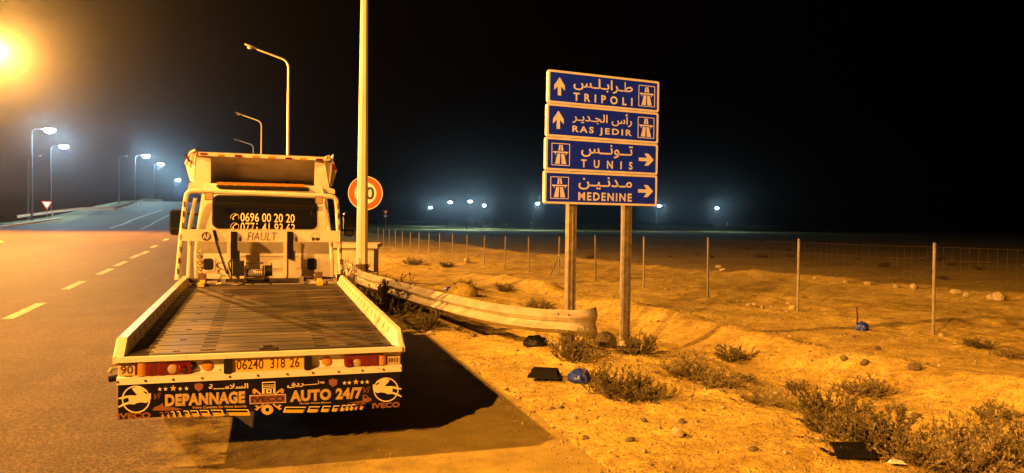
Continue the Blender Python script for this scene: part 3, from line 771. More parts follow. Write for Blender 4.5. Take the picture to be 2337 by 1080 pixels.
# side rails with black blocks for slots
for sg in (-1, 1):
    body = MB(); ns = 34
    prof = [(.972, Z-.05), (.972, Z+.012), (1.015 if sg > 0 else .990, Z+.112), (1.05, Z+.118), (1.062, Z+.10), (1.062, Z-.05)]
    # side rail follows a bevelled rear end
    rows = [(.0, .30), (.07, .55), (.16, 1.0), (L+.02, 1.0)]
    vs = []; fs = []
    for (y, f) in rows:
        for (x, z) in prof: vs.append((sg*x, y, min(z, Z-.05+(z-Z+.05)*f) if z > Z-.05 else z))
    m_ = len(prof)
    for i in range(len(rows)-1):
        for k in range(m_): fs.append((i*m_+k, i*m_+(k+1) % m_, (i+1)*m_+(k+1) % m_, (i+1)*m_+k))
    fs += [tuple(range(m_-1, -1, -1)), tuple((len(rows)-1)*m_+k for k in range(m_))]
    rl = part('side_rail', body.add(vs, fs), 'truck_white', tk)
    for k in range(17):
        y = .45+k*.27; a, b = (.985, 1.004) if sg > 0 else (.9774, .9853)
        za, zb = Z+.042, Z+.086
        # solid black block painting the slot's shade, 1.5 mm proud of the sloping face
        dx = -.0016; part('rail_slot_shade', MB().add([(sg*(a+dx), y-.012, za), (sg*(a+dx), y+.012, za), (sg*(b+dx), y+.012, zb), (sg*(b+dx), y-.012, zb),
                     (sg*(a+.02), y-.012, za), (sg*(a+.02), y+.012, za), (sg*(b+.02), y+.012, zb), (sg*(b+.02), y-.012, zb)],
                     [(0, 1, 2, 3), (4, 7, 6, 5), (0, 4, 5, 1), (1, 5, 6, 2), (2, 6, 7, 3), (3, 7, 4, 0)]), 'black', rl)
    part('side_lamp', MB().tube([(sg*1.062, .35, .70), (sg*1.10, .35, .70)], .022, 8), 'amber', tk)
part('marker_stalk', MB().tube([(-1.03, .06, .72), (-1.07, .05, .715)], .010, 6).tube([(-1.07, .05, .72), (-1.09, .05, .69)], .014, 6), 'galv_post', tk)
part('marker_stalk', MB().tube([(-1.03, .08, .645), (-1.10, .07, .635)], .024, 8), 'rubber', tk)

# tail beam: upper lip, recessed channel, lower lip
X1 = 1.035
tb = part('tail_beam', MB().prism([(.06, .835-.03), (-.022, .806), (-.024, .770), (-.010, .762), (.048, .757), (.05, .672), (.046, .664), (-.014, .655), (-.016, .606), (.06, .606)], 'x', -X1, X1), 'chipped_white', tk)
for zx in (98, 310, 520, 740, 950, 1163, 1385, 1580, 1775, 1955, 2115, 2255):
    x, z = TL(240+zx/3.339, 860, 0); part('bolt', MB().disc((x, .63), .0085, -.024, -.0155, 8), 'rust', tb)
def zrect(zx0, zx1, zy0, zy1, y=.0):
    """zoomed crop rectangle -> x0,x1,z0,z1 on the tail"""
    a = TL(240+zx0/3.339, 780+(zy0+zy1)/2/3.339, y); b = TL(240+zx1/3.339, 780+(zy0+zy1)/2/3.339, y)
    zt_ = TL(240+(zx0+zx1)/2/3.339, 780+zy0/3.339, y)[1]; zb_ = TL(240+(zx0+zx1)/2/3.339, 780+zy1/3.339, y)[1]
    return a[0], b[0], zb_, zt_
YC = .02
def flat_text(body, x0, x1, z0, z1, y, mat, parent, off=.02, name='lettering', shear=0, space=1.0):
    vs, fs, _ = norm_text(body, off, shear, space)
    return part(name, MB().add([(x0+(x1-x0)*a, y, z0+(z1-z0)*b) for a, b in vs], fs), mat, parent)
def letters(body, x0, x1, z0, z1, y, mat, parent, off=.02, space=1.0, name='letter', shear=0):
    vs, fs, _ = norm_text(body, off, shear, space)
    for fl_ in islands(vs, fs):
        ids = sorted({i for f in fl_ for i in f}); mp = {i: k for k, i in enumerate(ids)}
        part(name, MB().add([(x0+(x1-x0)*vs[i][0], y, z0+(z1-z0)*vs[i][1]) for i in ids], [tuple(mp[i] for i in f) for f in fl_]), mat, parent)
for (a, b, c, d_, s_) in ((92, 226, 196, 286, '90'), (2148, 2258, 134, 216, '80')):
    x0, x1, z0, z1 = zrect(a, b, c, d_); z0 = max(z0, .664); z1 = min(z1, .758); x0 = max(x0, -X1+.01); x1 = min(x1, X1-.01); pl = part('speed_plate', MB().box(x0, x1, YC, YC+.012, z0, z1), 'plate_cream', tk, label='small yellow plate reading '+s_)
    letters(s_, x0+.012, x1-.012, z0+.013, z1-.013, YC-.0015, 'dark_text', pl, .012)
x0, x1, z0, z1 = zrect(970, 1512, 150, 262); zc = .7105
npl = part('number_plate', MB().box(x0, x1, .012, .024, zc-.055, zc+.055), 'plate_yellow', tk)
W_ = x1-x0
for s_, u0, u1 in (('06240', .055, .43), ('318', .525, .735), ('26', .80, .94)):
    letters(s_, x0+W_*u0, x0+W_*u1, zc-.038, zc+.038, .0105, 'dark_text', npl, .012, name='digit')
frame_ring(mb := MB(), rrect(x0-.006, x1+.006, zc-.06, zc+.06, .01), rrect(x0+.004, x1-.004, zc-.051, zc+.051, .006), .008, .024); part('plate_frame', mb, 'plate_cream', npl)
for (a, b) in ((905, 968), (1515, 1572)):
    xa, xb, _, _ = zrect(a, b, 150, 260); part('plate_lamp', MB().prism(rrect(xa, xb, zc-.06, zc+.057, .018), 'y', -.018, .045), 'black', tk, True)
def tail_light(zx0, zx1, zy0, zy1, cells, circ, extra, lab):
    x0, x1, z0, z1 = zrect(zx0, zx1, zy0, zy1); zm = (z0+z1)/2; z0, z1 = max(z0, .655), min(z1, .768)
    t = part('tail_light', MB().prism(rrect(x0, x1, z0, z1, .03), 'y', .004, .046), 'red', tk, True, label=lab)
    for (u0, u1, mt) in cells:
        a, b = x0+(x1-x0)*u0, x0+(x1-x0)*u1
        # fluted lens section bulging outwards
        n = 6; vs = []; 
        for i in range(n+1):
            f = i/n; yb = .003-.014*math.sin(math.pi*f)
            vs += [(a+(b-a)*f, yb, z0+.008), (a+(b-a)*f, yb, z1-.008)]
        part('lens', MB().add(vs, [(2*i, 2*i+2, 2*i+3, 2*i+1) for i in range(n)]), mt, t, True)
    for (u, r, mt, dep) in circ:
        part('round_lens', MB().dome((x0+(x1-x0)*u, zm), r, .003, dep, 18, 4), mt, t, True)
    return t
tail_light(240, 655, 168, 298, [(.02, .17, 'amber'), (.18, .36, 'red'), (.37, .56, 'red')], [(.66, .036, 'clear', .012), (.82, .038, 'red', .028)], None, 'red tail light with amber end on the 90 plate side')
tail_light(1820, 2140, 122, 240, [(.42, .64, 'red'), (.65, .82, 'red'), (.83, .985, 'amber')], [(.30, .034, 'clear', .012), (.12, .036, 'red', .03)], None, 'red tail light with amber end on the 80 plate side')
for (zx, zy, r, mt, nm, dep) in ((668, 208, .030, 'black', 'socket', .04), (780, 205, .043, 'amber', 'round_reflector', .008), (1690, 172, .038, 'amber', 'round_reflector', .008)):
    x, z = TL(240+zx/3.339, 780+zy/3.339, .03); part(nm, MB().dome((x, z), r, .047, dep+.01, 20, 4), mt, tk, True)

# tail board with its printed graphics
Y = -.006
bn = part('tail_board', MB().box(-X1+.01, X1-.012, -.006, .004, .352, .604), 'banner_black', tk, label='black lettered tail board')
yp = -.0085
def zp(zx, zy): return TL(240+zx/3.339, 780+zy/3.339, Y)
def crop_poly(pts, mat, name='print', y=yp, conv=zp):
    mb = MB(); mb.add([(conv(*p)[0], y, conv(*p)[1]) for p in pts], [tuple(range(len(pts)))])
    me = mb.mesh(name); bm = bmesh.new(); bm.from_mesh(me); bmesh.ops.triangulate(bm, faces=bm.faces); bm.to_mesh(me); bm.free()
    return link(name, me, mat, bn)
def quad_text(body, bl_, br, tl, mat, off=.02, y=yp, name='lettering', shear=0, space=1.0, ref=None, single=True):
    """text set into a crop-space parallelogram (bottom-left, bottom-right, top-left)"""
    a = Vector(zp(*bl_)); b = Vector(zp(*br)); c = Vector(zp(*tl))
    vs, fs, bx = norm_text(body, off, shear, space, ref)
    pts = [a+(b-a)*u+(c-a)*v for u, v in vs]
    if single: part(name, MB().add([(p.x, y, p.y) for p in pts], fs), mat, bn)
    else:
        for fl_ in islands(vs, fs):
            ids = sorted({i for f in fl_ for i in f}); mp = {i: k for k, i in enumerate(ids)}
            part(name, MB().add([(pts[i].x, y, pts[i].y) for i in ids], [tuple(mp[i] for i in f) for f in fl_]), mat, bn)
    return bx
def outlined(body, bl_, br, tl, space):
    bx = quad_text(body, bl_, br, tl, 'print_cream', .055, yp, 'letter_outline', 0, space, None, False)
    quad_text(body, bl_, br, tl, 'banner_black', .030, yp-.0012, 'letter_inline', 0, space, bx, False)
    quad_text(body, bl_, br, tl, 'print_gold', .012, yp-.0024, 'letter', 0, space, bx, False)
outlined('DEPANNAGE', (458, 516), (1066, 488), (458, 422), 1.08)
outlined('AUTO 24/7', (1408, 482), (1958, 452), (1408, 392), 1.10)
quad_text('IVECO', (95, 612), (348, 604), (95, 566), 'print_dim', .05, name='letter', space=1.05, single=False)
quad_text('IVECO', (2034, 530), (2244, 518), (2034, 488), 'print_dim', .05, name='letter', space=1.05, single=False)
crop_poly([(1100, 428), (1375, 418), (1378, 484), (1102, 496)], 'print_cream', 'name_bar')
crop_poly([(1104, 432), (1371, 422), (1374, 480), (1106, 492)], 'print_red', 'name_bar', yp-.0012)
quad_text('IVECO', (1114, 484), (1364, 474), (1114, 440), 'dark_text', .055, yp-.0024, 'letter', 0, 1.05, None, False)
quad_text(ar('السﻻمــــة'), (790, 384), (1090, 374), (790, 344), 'print_cream', .02, name='arabic_lettering')
quad_text(ar('طــــريق'), (1386, 374), (1670, 352), (1386, 330), 'print_cream', .02, name='arabic_lettering')
quad_text('Votre Conduite Est Votre Securite', (668, 532), (1078, 520), (668, 512), 'print_gold', .01, name='small_lettering', shear=.25)
quad_text('Pensez Vision Moyen', (1478, 502), (1718, 492), (1478, 484), 'print_gold', .01, name='small_lettering', shear=.25)
def star(zx, zy, r):
    crop_poly([(zx+(r if k % 2 == 0 else r*.42)*math.sin(math.pi*k/5), zy-(r if k % 2 == 0 else r*.42)*math.cos(math.pi*k/5)) for k in range(10)], 'print_yellow' if r > 20 else 'print_cream', 'star')
for zx, zy, r in ((418, 383, 17), (462, 381, 17), (520, 375, 26), (573, 379, 17), (621, 377, 17), (1822, 334, 17), (1859, 332, 17), (1909, 326, 24), (1957, 328, 17), (1995, 326, 17)): star(zx, zy, r)
for (zx, zy) in ((714, 366), (1736, 332)):
    crop_poly([(zx-34, zy-22), (zx, zy-32), (zx+34, zy-22), (zx+30, zy+12), (zx, zy+34), (zx-30, zy+12)], 'print_dim', 'shield')
    crop_poly([(zx-22, zy-13), (zx, zy-20), (zx+22, zy-13), (zx+19, zy+8), (zx, zy+22), (zx-19, zy+8)], 'print_red', 'shield', yp-.0012)
HORSE = [(370, 560), (400, 545), (450, 530), (510, 545), (575, 575), (562, 600), (520, 592), (545, 620), (590, 640), (630, 620), (628, 700), (600, 735), (560, 756), (500, 745), (440, 755), (400, 775), (330, 770), (250, 795), (190, 822), (180, 806), (240, 768), (330, 735), (322, 682), (260, 700), (190, 702), (180, 690), (240, 670), (300, 655), (360, 650), (420, 655), (440, 640), (400, 600)]
for (cx, cy, sc, fl_) in ((237, 460, 1.0, 1), (2138, 385, .885, -1)):
    n = 30; r0, r1 = 98*sc, 108*sc; mb = MB(); vs = []; fs = []
    for k in range(n):
        a = 2*math.pi*k/n
        for rr in (r0, r1): x, z = zp(cx+rr*math.cos(a), cy+rr*math.sin(a)*.97); vs.append((x, yp, z))
    fs = [(2*k, 2*k+1, (2*k+3) % (2*n), (2*k+2) % (2*n)) for k in range(n)]
    part('emblem_ring', mb.add(vs, fs), 'print_cream', bn)
    # crop 5 is six times, crop 1 is 3.339 times: convert
    pts = []
    for (hx, hy) in HORSE:
        ux = (240+hx/6-240)*3.339-237; uy = (800+hy/6-780)*3.339-460
        pts.append((cx+fl_*ux*sc, cy+uy*sc))
    crop_poly(pts, 'print_cream', 'horse_emblem', yp-.0012)
# row of slanting blocks
def block(zx0, zx1, zyb, zyt, lean, dim):
    o_ = lean*18
    crop_poly([(zx0+o_, zyb), (zx1+o_, zyb), (zx1, zyt), (zx0, zyt)], 'print_cream' if not dim else 'print_dim', 'slant_block')
    crop_poly([(zx0+o_*.9+(4 if lean > 0 else 5), zyb+2), (zx1+o_*.9-6, zyb+2), (zx1-6-o_*.1, zyt+7), (zx0+4, zyt+7)], 'banner_black', 'slant_block', yp-.0012)
    crop_poly([(zx0+o_+5, zyb+3), (zx1+o_*1.-8, zyb+3), (zx1-6+o_*.5, (zyb+zyt)/2), (zx0+6+o_*.5, (zyb+zyt)/2)], 'print_yellow' if not dim else 'print_gold', 'slant_block', yp-.0024)
lb = [(415, 440), (456, 484), (500, 524), (545, 568), (596, 634), (648, 704), (720, 786), (806, 892), (922, 1090)]
for k, (a, b) in enumerate(lb): f = k/8; block(a, b, 600-20*f, 556-20*f, 1, k < 2)
rb = [(1372, 1530), (1556, 1636), (1660, 1720), (1742, 1786), (1806, 1838), (1846, 1872), (1880, 1906), (1914, 1938), (1950, 1982)]
for k, (a, b) in enumerate(rb): f = k/8; block(a, b, 558-24*f, 516-28*f, -1, k > 6)
# piston and crossed spanners
crop_poly([(1196, 328), (1296, 322), (1296, 414), (1196, 418)], 'print_cream', 'piston')
for (a, b) in ((332, 346), (350, 356), (362, 370)): crop_poly([(1202, a+2), (1290, a-2), (1290, b-2), (1202, b+2)], 'banner_black', 'piston_ring', yp-.0012)
crop_poly([(1214, 378), (1280, 374), (1280, 412), (1214, 415)], 'banner_black', 'piston_skirt', yp-.0012)
crop_poly([(1226, 382), (1268, 380), (1268, 411), (1226, 413)], 'print_cream', 'piston_pin', yp-.0024)
crop_poly([(1240, 388), (1256, 387), (1256, 402), (1240, 403)], 'banner_black', 'piston_pin', yp-.0036)
for (sx, sy, dx, dy) in ((1190, 424, -1, -1), (1294, 420, 1, -1), (1206, 498, -1, 1), (1278, 494, 1, 1)):
    ex, ey = sx+dx*42, sy+dy*28; 
    crop_poly([(sx, sy-7), (sx, sy+8), (ex-dx*4, ey+8), (ex+dx*8, ey+dy*20), (ex+dx*28, ey+dy*6), (ex+dx*12, ey+dy*4), (ex+dx*10, ey-dy*8), (ex+dx*26, ey-dy*16), (ex+dx*6, ey-dy*22), (ex-dx*8, ey-8)], 'print_gold', 'spanner')
n = 18
crop_poly([(1235+46*math.cos(2*math.pi*k/n), 538+40*math.sin(2*math.pi*k/n)) for k in range(n)], 'print_gold', 'rod_end')
crop_poly([(1235+26*math.cos(2*math.pi*k/n), 538+25*math.sin(2*math.pi*k/n)) for k in range(n)], 'print_cream', 'rod_end', yp-.0012)
crop_poly([(1235+17*math.cos(2*math.pi*k/n), 538+16*math.sin(2*math.pi*k/n)) for k in range(n)], 'banner_black', 'rod_end', yp-.0024)
crop_poly([(362, 545), (375, 520), (415, 505), (440, 487), (447, 515), (520, 520), (590, 535), (520, 545)], 'print_dim', 'van_print')
crop_poly([(1840, 488), (1960, 470), (1962, 424), (1985, 424), (2010, 445), (2028, 455), (2025, 470), (1990, 482)], 'print_dim', 'van_print')
crop_poly([(1970, 432), (1984, 431), (2000, 448), (1972, 450)], 'banner_black', 'van_print', yp-.0012)
for (zx, zy, f) in ((400, 437, 1), (1992, 388, 1)):
    quad_text('Vi', (zx-24, zy+26), (zx+26, zy+18), (zx-24, zy-22), 'print_dim', 0, name='script_mark', shear=.4)

# ------------------------------------------------------------------ gantry behind the cab
YG = 5.22
def tube_px(pts, y, w_, mat, name, parent, n=8):
    return part(name, MB().tube([P3(a, b, y) for a, b in pts], w_, n), mat, parent, True)
gan = part('gantry', MB().tube([P3(a, b, YG) for a, b in ((405, 642), (414, 545), (425, 458), (427, 447), (432, 442), (442, 440), (600, 446), (750, 452), (761, 454), (766, 459), (768, 470), (774, 560), (778, 645))], .036, 8), 'truck_white', tk, True)
for sg, pts in ((-1, ((409, 622), (412, 598), (415, 572), (417, 545), (420, 518), (422, 492), (424, 470))), (1, ((776, 624), (775, 600), (773.5, 574), (772, 548), (771, 522), (769.5, 496), (768.5, 474)))):
    for i, (a, b) in enumerate(pts):
        x, z = TL(a, b, YG); x += sg*.012
        part('reflector', MB().box(x-.011, x+.011, YG-.045, YG-.034, z-.038, z+.038), 'red' if i % 2 else 'rust', gan)
ca = [TL(418, 527, YG), TL(775, 530, YG), TL(775, 556, YG), TL(415, 553, YG)]
cb = part('cross_board', MB().prism(ca, 'y', YG-.05, YG-.025), 'truck_white', tk, label='white cross board with worn lettering')
yl = YG-.0515
# worn lettering and two round decals
x0, z0 = TL(565, 552, YG); x1, z1 = TL(632, 534, YG)
letters('FIAULT', x0, x1, z0, z1, yl, 'dark_text', cb, -.008, shear=.15)
for (a, b, txt) in ((472, 543, 'AF'), (719, 544, '')):
    x, z = TL(a, b, YG); r = .062
    if txt:
        part('round_decal', MB().disc((x, z), r, yl, yl+.001, 24), 'dark_text', cb); letters(txt, x-.05, x+.045, z-.038, z+.038, yl-.0012, 'truck_white', cb, .02)
    else:
        for (u, v, ru, rv) in ((-.03, -.03, .022, .028), (.03, -.03, .034, .024)): part('round_decal', MB().disc((x+u, z+v), rv, yl, yl+.001, 14, ru), 'dark_text', cb)
        frame = MB().ring((x, z), r-.006, r, yl, yl+.001, 24); part('round_decal', frame, 'print_gold', cb)
# two uprights with rubber buffers
for (a, b) in ((527, 542), (655, 669)):
    xa, zt_ = TL(a, 532, YG-.08); xb, zb_ = TL(b, 592, YG-.08)
    part('upright', MB().box(xa-.045, xa-.004, YG-.11, YG-.055, Z, TL(a, 556, YG)[1]), 'truck_white', tk)
    part('upright', MB().box(xa, xb+.03, YG-.07, YG-.052, Z, zb_+.1), 'truck_white', tk)
    part('rubber_buffer', MB().prism([(xa, zb_), (xb, zb_-.02), (xb, zt_-.01), (xb-.02, zt_), (xa, zt_)], 'y', YG-.14, YG-.072), 'rubber', tk)
tube_px(((447, 456), (438, 500), (433, 527)), YG+.12, .03, 'truck_white', 'stay', tk); tube_px(((434, 553), (432, 600), (430, 640)), YG+.12, .03, 'truck_white', 'stay', tk)
tube_px(((740, 462), (746, 500), (751, 530)), YG+.12, .03, 'truck_white', 'stay', tk); tube_px(((755, 556), (757, 600), (758, 642)), YG+.12, .03, 'truck_white', 'stay', tk)
for (a, b) in ((478, 452), (727, 461)):
    x, z = TL(a, b, YG); wl = part('work_lamp', MB().prism(rrect(x-.055, x+.055, z-.055, z+.055, .012), 'y', YG-.05, YG+.02), 'black', tk)
    part('lens', MB().prism(rrect(x-.047, x+.047, z-.047, z+.047, .01), 'y', YG-.055, YG-.0505), 'clear', wl)
# coiled cable
pts = []; a = P3(488, 528, YG-.06); b = P3(519, 628, YG-.1)
for k in range(281):
    t = k/280; c = a.lerp(b, t)+Vector((.05*math.sin(t*3)*(1-t)*-.4, -.03*t, 0)); an = 2*math.pi*35*t
    pts.append(c+Vector((.017*math.cos(an), .017*math.sin(an), 0)))
part('coiled_cable', MB().tube(pts, .0055, 5), 'rubber', tk)
part('air_hose', MB().tube([P3(519, 628, YG-.1), P3(526, 640, YG-.12), P3(545, 646, YG-.2), P3(560, 650, YG-.35), P3(540, 656, YG-.4)], .008, 6), 'rubber', tk)

# winch and gear on the front of the deck
def pbox(px0, px1, py0, py1, y0, y1, mat, name, parent):
    a = TL(px0, py1, y0); b = TL(px1, py0, y0); return part(name, MB().box(a[0], b[0], y0, y1, a[1], b[1]), mat, parent)
wn = pbox(531, 557, 600, 634, YG-.24, YG-.1, 'black', 'winch', tk); wn['label'] = 'black cable winch with motor and drum'
xa, za = TL(560, 628, YG-.25); xb, _ = TL(600, 628, YG-.25)
part('drum', MB().tube([(xa, YG-.2, za), (xb, YG-.2, za)], .05, 14), 'steel_dark', wn, True)
part('cable_wraps', MB().tube([(xa+(xb-xa)*(k/18), YG-.2, za+(.056 if k % 2 else .052)-.054) for k in range(19)], [.058 if k % 2 else .053 for k in range(19)], 12), 'galv_post', wn, True)
for px in (560, 601): x, z = TL(px, 626, YG-.25); part('side_plate', MB().prism(rrect(x-.012, x+.012, z-.09, z+.09, .006), 'y', YG-.29, YG-.11), 'steel_dark', wn)
x, z = TL(612, 622, YG-.25); part('motor', MB().tube([(x-.045, YG-.2, z), (x+.055, YG-.2, z)], .075, 14), 'black', wn, True)
for (a, b) in (((561, 604), (601, 604)), ((561, 640), (601, 640))): part('tie_bar', MB().tube([P3(*a, YG-.26), P3(*b, YG-.26)], .012, 6), 'steel_dark', wn)
part('control_lever', MB().tube([P3(619, 612, YG-.2), P3(619, 604, YG-.2)], .008, 6), 'rust', wn)
part('hose_loop', MB().tube([P3(a, b, YG-.2) for a, b in ((548, 604), (538, 598), (527, 597), (522, 603), (524, 616), (530, 632))], .009, 6), 'rubber', wn)
part('front_sill', MB().box(-.97, .97, YG-.13, YG+.03, Z-.04, Z+.035), 'truck_white', tk)
part('front_bar', MB().tube([P3(428, 642, YG-.18), P3(512, 644, YG-.18)], .022, 8), 'steel_dark', tk)
part('front_bar', MB().tube([P3(687, 636, YG-.18), P3(766, 639, YG-.18)], .022, 8), 'steel_dark', tk)
part('base_bar', MB().box(TL(425, 640, YG)[0], TL(700, 640, YG)[0], YG-.19, YG-.15, Z+.03, Z+.075), 'steel_dark', tk)
for px, py in ((423, 641), (511, 645), (688, 639), (764, 642)):
    a = P3(px, py-1, YG-.2); part('bar_bracket', MB().box(a.x-.028, a.x+.028, a.y-.03, a.y+.03, Z-.01, a.z+.02), 'galv_post', tk)
for px, py in ((462, 640), (727, 636)):
    a = P3(px, py, YG-.22)
    rt = part('wheel_strap', MB().box(a.x-.05, a.x+.05, a.y-.03, a.y+.06, a.z-.05, a.z+.07), 'rust', tk)
    part('strap_hook', MB().bar((a.x, a.y-.02, a.z-.03), (a.x+.02, a.y-.16, Z+.04), .055, .03).box(a.x-.035, a.x+.04, a.y-.28, a.y-.15, Z+.003, Z+.05), 'plate_yellow', rt)
a = P3(776, 641, YG-.2); part('strap_roll', MB().tube([(a.x-.04, a.y, a.z), (a.x+.05, a.y, a.z)], .075, 14), 'rubber', tk, True)
a = P3(505, 651, YG-.35); part('shackle', MB().tube([(a.x-.06, a.y, Z+.02), (a.x, a.y-.03, Z+.035), (a.x+.07, a.y, Z+.02)], .018, 8), 'galv_post', tk)
a = P3(478, 650, YG-.3); part('ratchet', MB().tube([(a.x-.03, a.y, Z+.03), (a.x+.10, a.y+.01, Z+.03)], .03, 10).box(a.x-.22, a.x-.03, a.y-.015, a.y+.015, Z+.005, Z+.02), 'galv_post', tk)
a = P3(455, 576, YG-.05); b = P3(461, 636, YG-.14); pts = []
for k in range(61):
    t = k/60; an = 2*math.pi*4.5*t; pts.append(a.lerp(b, t)+Vector((.035*math.cos(an), .03*math.sin(an), .004*math.sin(an*2))))
part('hanging_strap', MB().tube(pts, .011, 6), 'galv_post', tk, True)

# ------------------------------------------------------------------ cab
YB = 5.58
side_prof = [(YB, .52), (YB-.02, 1.2), (YB, 1.62), (YB+.10, 2.08), (YB+.22, 2.20), (YB+1.15, 2.24), (YB+1.35, 2.18), (YB+2.02, 1.52), (YB+2.55, 1.28), (YB+2.66, 1.02), (YB+2.7, .42), (YB+1.75, .38), (YB+.6, .40)]
def cabw(z): return np.interp(z, [.3, .9, 1.45, 2.24], [.94, .97, .965, .84])
mb = MB(); n = len(side_prof)
vs = [(-cabw(z), y, z) for y, z in side_prof]+[(cabw(z), y, z) for y, z in side_prof]
mb.add(vs, [tuple(range(n)), tuple(range(2*n-1, n-1, -1))]+[(i, n+i, n+(i+1) % n, (i+1) % n) for i in range(n)])
me = mb.mesh('cab'); bm = bmesh.new(); bm.from_mesh(me); bmesh.ops.bevel(bm, geom=list(bm.edges), offset=.035, segments=2, affect='EDGES', clamp_overlap=True); bm.to_mesh(me); bm.free(); smooth_by_angle(me, 40)
cab = link('cab', me, 'cab_white', tk)
# rear window: rounded glass in a rubber seal, leaning with the back panel
def rear_y(z): return float(np.interp(z, [.52, 1.2, 1.62, 2.08], [YB, YB-.02, YB, YB+.10]))
wx = .70; wz0, wz1 = 1.58, 2.01
def rear_panel(poly, th, off, name, mat, parent=tk):
    n = len(poly); return part(name, MB().add([(x, rear_y(z)-off-th, z) for x, z in poly]+[(x, rear_y(z)-off, z) for x, z in poly],
                     [tuple(range(n-1, -1, -1)), tuple(range(n, 2*n))]+[(i, (i+1) % n, n+(i+1) % n, n+i) for i in range(n)]), mat, parent)
seal = rear_panel(rrect(-wx-.025, wx+.025, wz0-.025, wz1+.025, .09), .012, -.002, 'window_seal', 'rubber', cab)
gl = rear_panel(rrect(-wx, wx, wz0, wz1, .07), .006, .010, 'rear_window', 'glass', cab)
def win_text(body, px0, px1, pyt, pyb, skew):
    y = YB-.03
    a = TL(px0, pyb, YB+.02); b = TL(px1, pyb+skew, YB+.02); c = TL(px0, pyt, YB+.02)
    vs, fs, _ = norm_text(body, .006)
    for fl_ in islands(vs, fs):
        ids = sorted({i for f in fl_ for i in f}); mp = {i: k for k, i in enumerate(ids)}; out = []
        for i in ids:
            u, v = vs[i]; x = a[0]+(b[0]-a[0])*u; z = a[1]+(b[1]-a[1])*u+(c[1]-a[1])*v; out.append((x, rear_y(z)-.018, z))
        part('digit', MB().add(out, [tuple(mp[i] for i in f) for f in fl_]), 'print_cream', gl)
win_text('0696 00 20 20', 549, 672, 489, 509, 3); win_text('0771 41 93 63', 549, 672, 511, 533, 3)
for (cx, cy) in ((536, 500), (536, 521)):
    x, z = TL(cx, cy, YB); r = .058
    part('phone_ring', MB().ring((x, z), r-.006, r, rear_y(z)-.019, rear_y(z)-.017, 22), 'print_cream', gl)
    part('phone_symbol', MB().tube([(x-.016, rear_y(z)-.018, z-.034), (x-.022, rear_y(z)-.018, z), (x+.004, rear_y(z)-.018, z+.03), (x+.024, rear_y(z)-.018, z+.034)], [.012, .006, .006, .012], 6), 'print_cream', gl)
rear_panel([(-.95, 1.47), (.95, 1.47), (.94, 1.50), (-.94, 1.50)], .03, -.006, 'swage_line', 'cab_white', cab)
rear_panel([(-.5, .98), (.5, .98), (.5, 1.36), (-.5, 1.36)], .018, -.004, 'pressed_panel', 'cab_white', cab)
rear_panel([(-.46, 1.16), (.46, 1.16), (.46, 1.175), (-.46, 1.175)], .012, .013, 'pressed_rib', 'cab_white', cab)
for a0, a1 in ((464, 487), (701, 722)):
    xa, za = TL(a0, 619, YB); xb, zb_ = TL(a1, 593, YB)
    rear_panel(rrect(xa-.03, xb+.03, za-.03, zb_+.035, .05), .012, -.003, 'vent_surround', 'cab_white', cab)
    vt = rear_panel(rrect(xa, xb, za, zb_, .035), .008, .0095, 'vent', 'black', cab)
    for k in range(4): zz = za+(zb_-za)*(k+1)/5; part('vent_slat', MB().bar((xa+.015, rear_y(zz)-.022, zz), (xb-.015, rear_y(zz)-.022, zz), .006, .012), 'black', vt)
# front and sides of the cab
def side_plate(poly, sg, name, mat, off=.006):
    n = len(poly); return part(name, MB().add([(sg*(cabw(z)+off), y, z) for y, z in poly]+[(sg*(cabw(z)-.02), y, z) for y, z in poly],
            [tuple(range(n-1, -1, -1)), tuple(range(n, 2*n))]+[(i, (i+1) % n, n+(i+1) % n, n+i) for i in range(n)]), mat, cab)
for sg in (-1, 1):
    side_plate([(YB+.55, .5), (YB+1.7, .5), (YB+1.72, 1.45), (YB+1.62, 1.52), (YB+1.2, 2.1), (YB+.5, 2.08), (YB+.45, 1.5)], sg, 'door', 'cab_white', .005)
    side_plate([(YB+.58, 1.5), (YB+1.55, 1.5), (YB+1.2, 2.02), (YB+.58, 2.02)], sg, 'door_window', 'glass', .010)
    part('door_handle', MB().box(sg*.975 if sg > 0 else -1.0, 1.0 if sg > 0 else -.975, YB+.62, YB+.8, 1.18, 1.22), 'black', cab)
    part('headlight', MB().prism(rrect(sg*.72-.15, sg*.72+.15, .8, 1.02, .05), 'y', YB+2.62, YB+2.72), 'clear', cab)
    # mirrors
    xm, zm = TL(398 if sg < 0 else 781, 545 if sg < 0 else 550, YB+1.45)
    mr = part('door_mirror', MB().prism(rrect(sg*1.33-.085, sg*1.33+.085, 1.40, 1.80, .05), 'y', YB+1.30, YB+1.48), 'black', cab, True)
    part('mirror_glass', MB().prism(rrect(sg*1.33-.07, sg*1.33+.07, 1.51, 1.78, .04), 'y', YB+1.288, YB+1.299), 'glass', mr)
    part('mirror_glass', MB().prism(rrect(sg*1.33-.07, sg*1.33+.07, 1.42, 1.49, .03), 'y', YB+1.288, YB+1.299), 'glass', mr)
    part('mirror_arm', MB().tube([(sg*.9, YB+1.45, 1.50), (sg*1.28, YB+1.4, 1.50)], .02, 8), 'black', mr)
    part('mirror_arm', MB().tube([(sg*.88, YB+1.45, 1.72), (sg*1.28, YB+1.4, 1.74)], .02, 8), 'black', mr)
d0 = Vector((YB+1.42, 2.12)); d1 = Vector((YB+1.98, 1.56)); nn = Vector((.707, .707))*.03
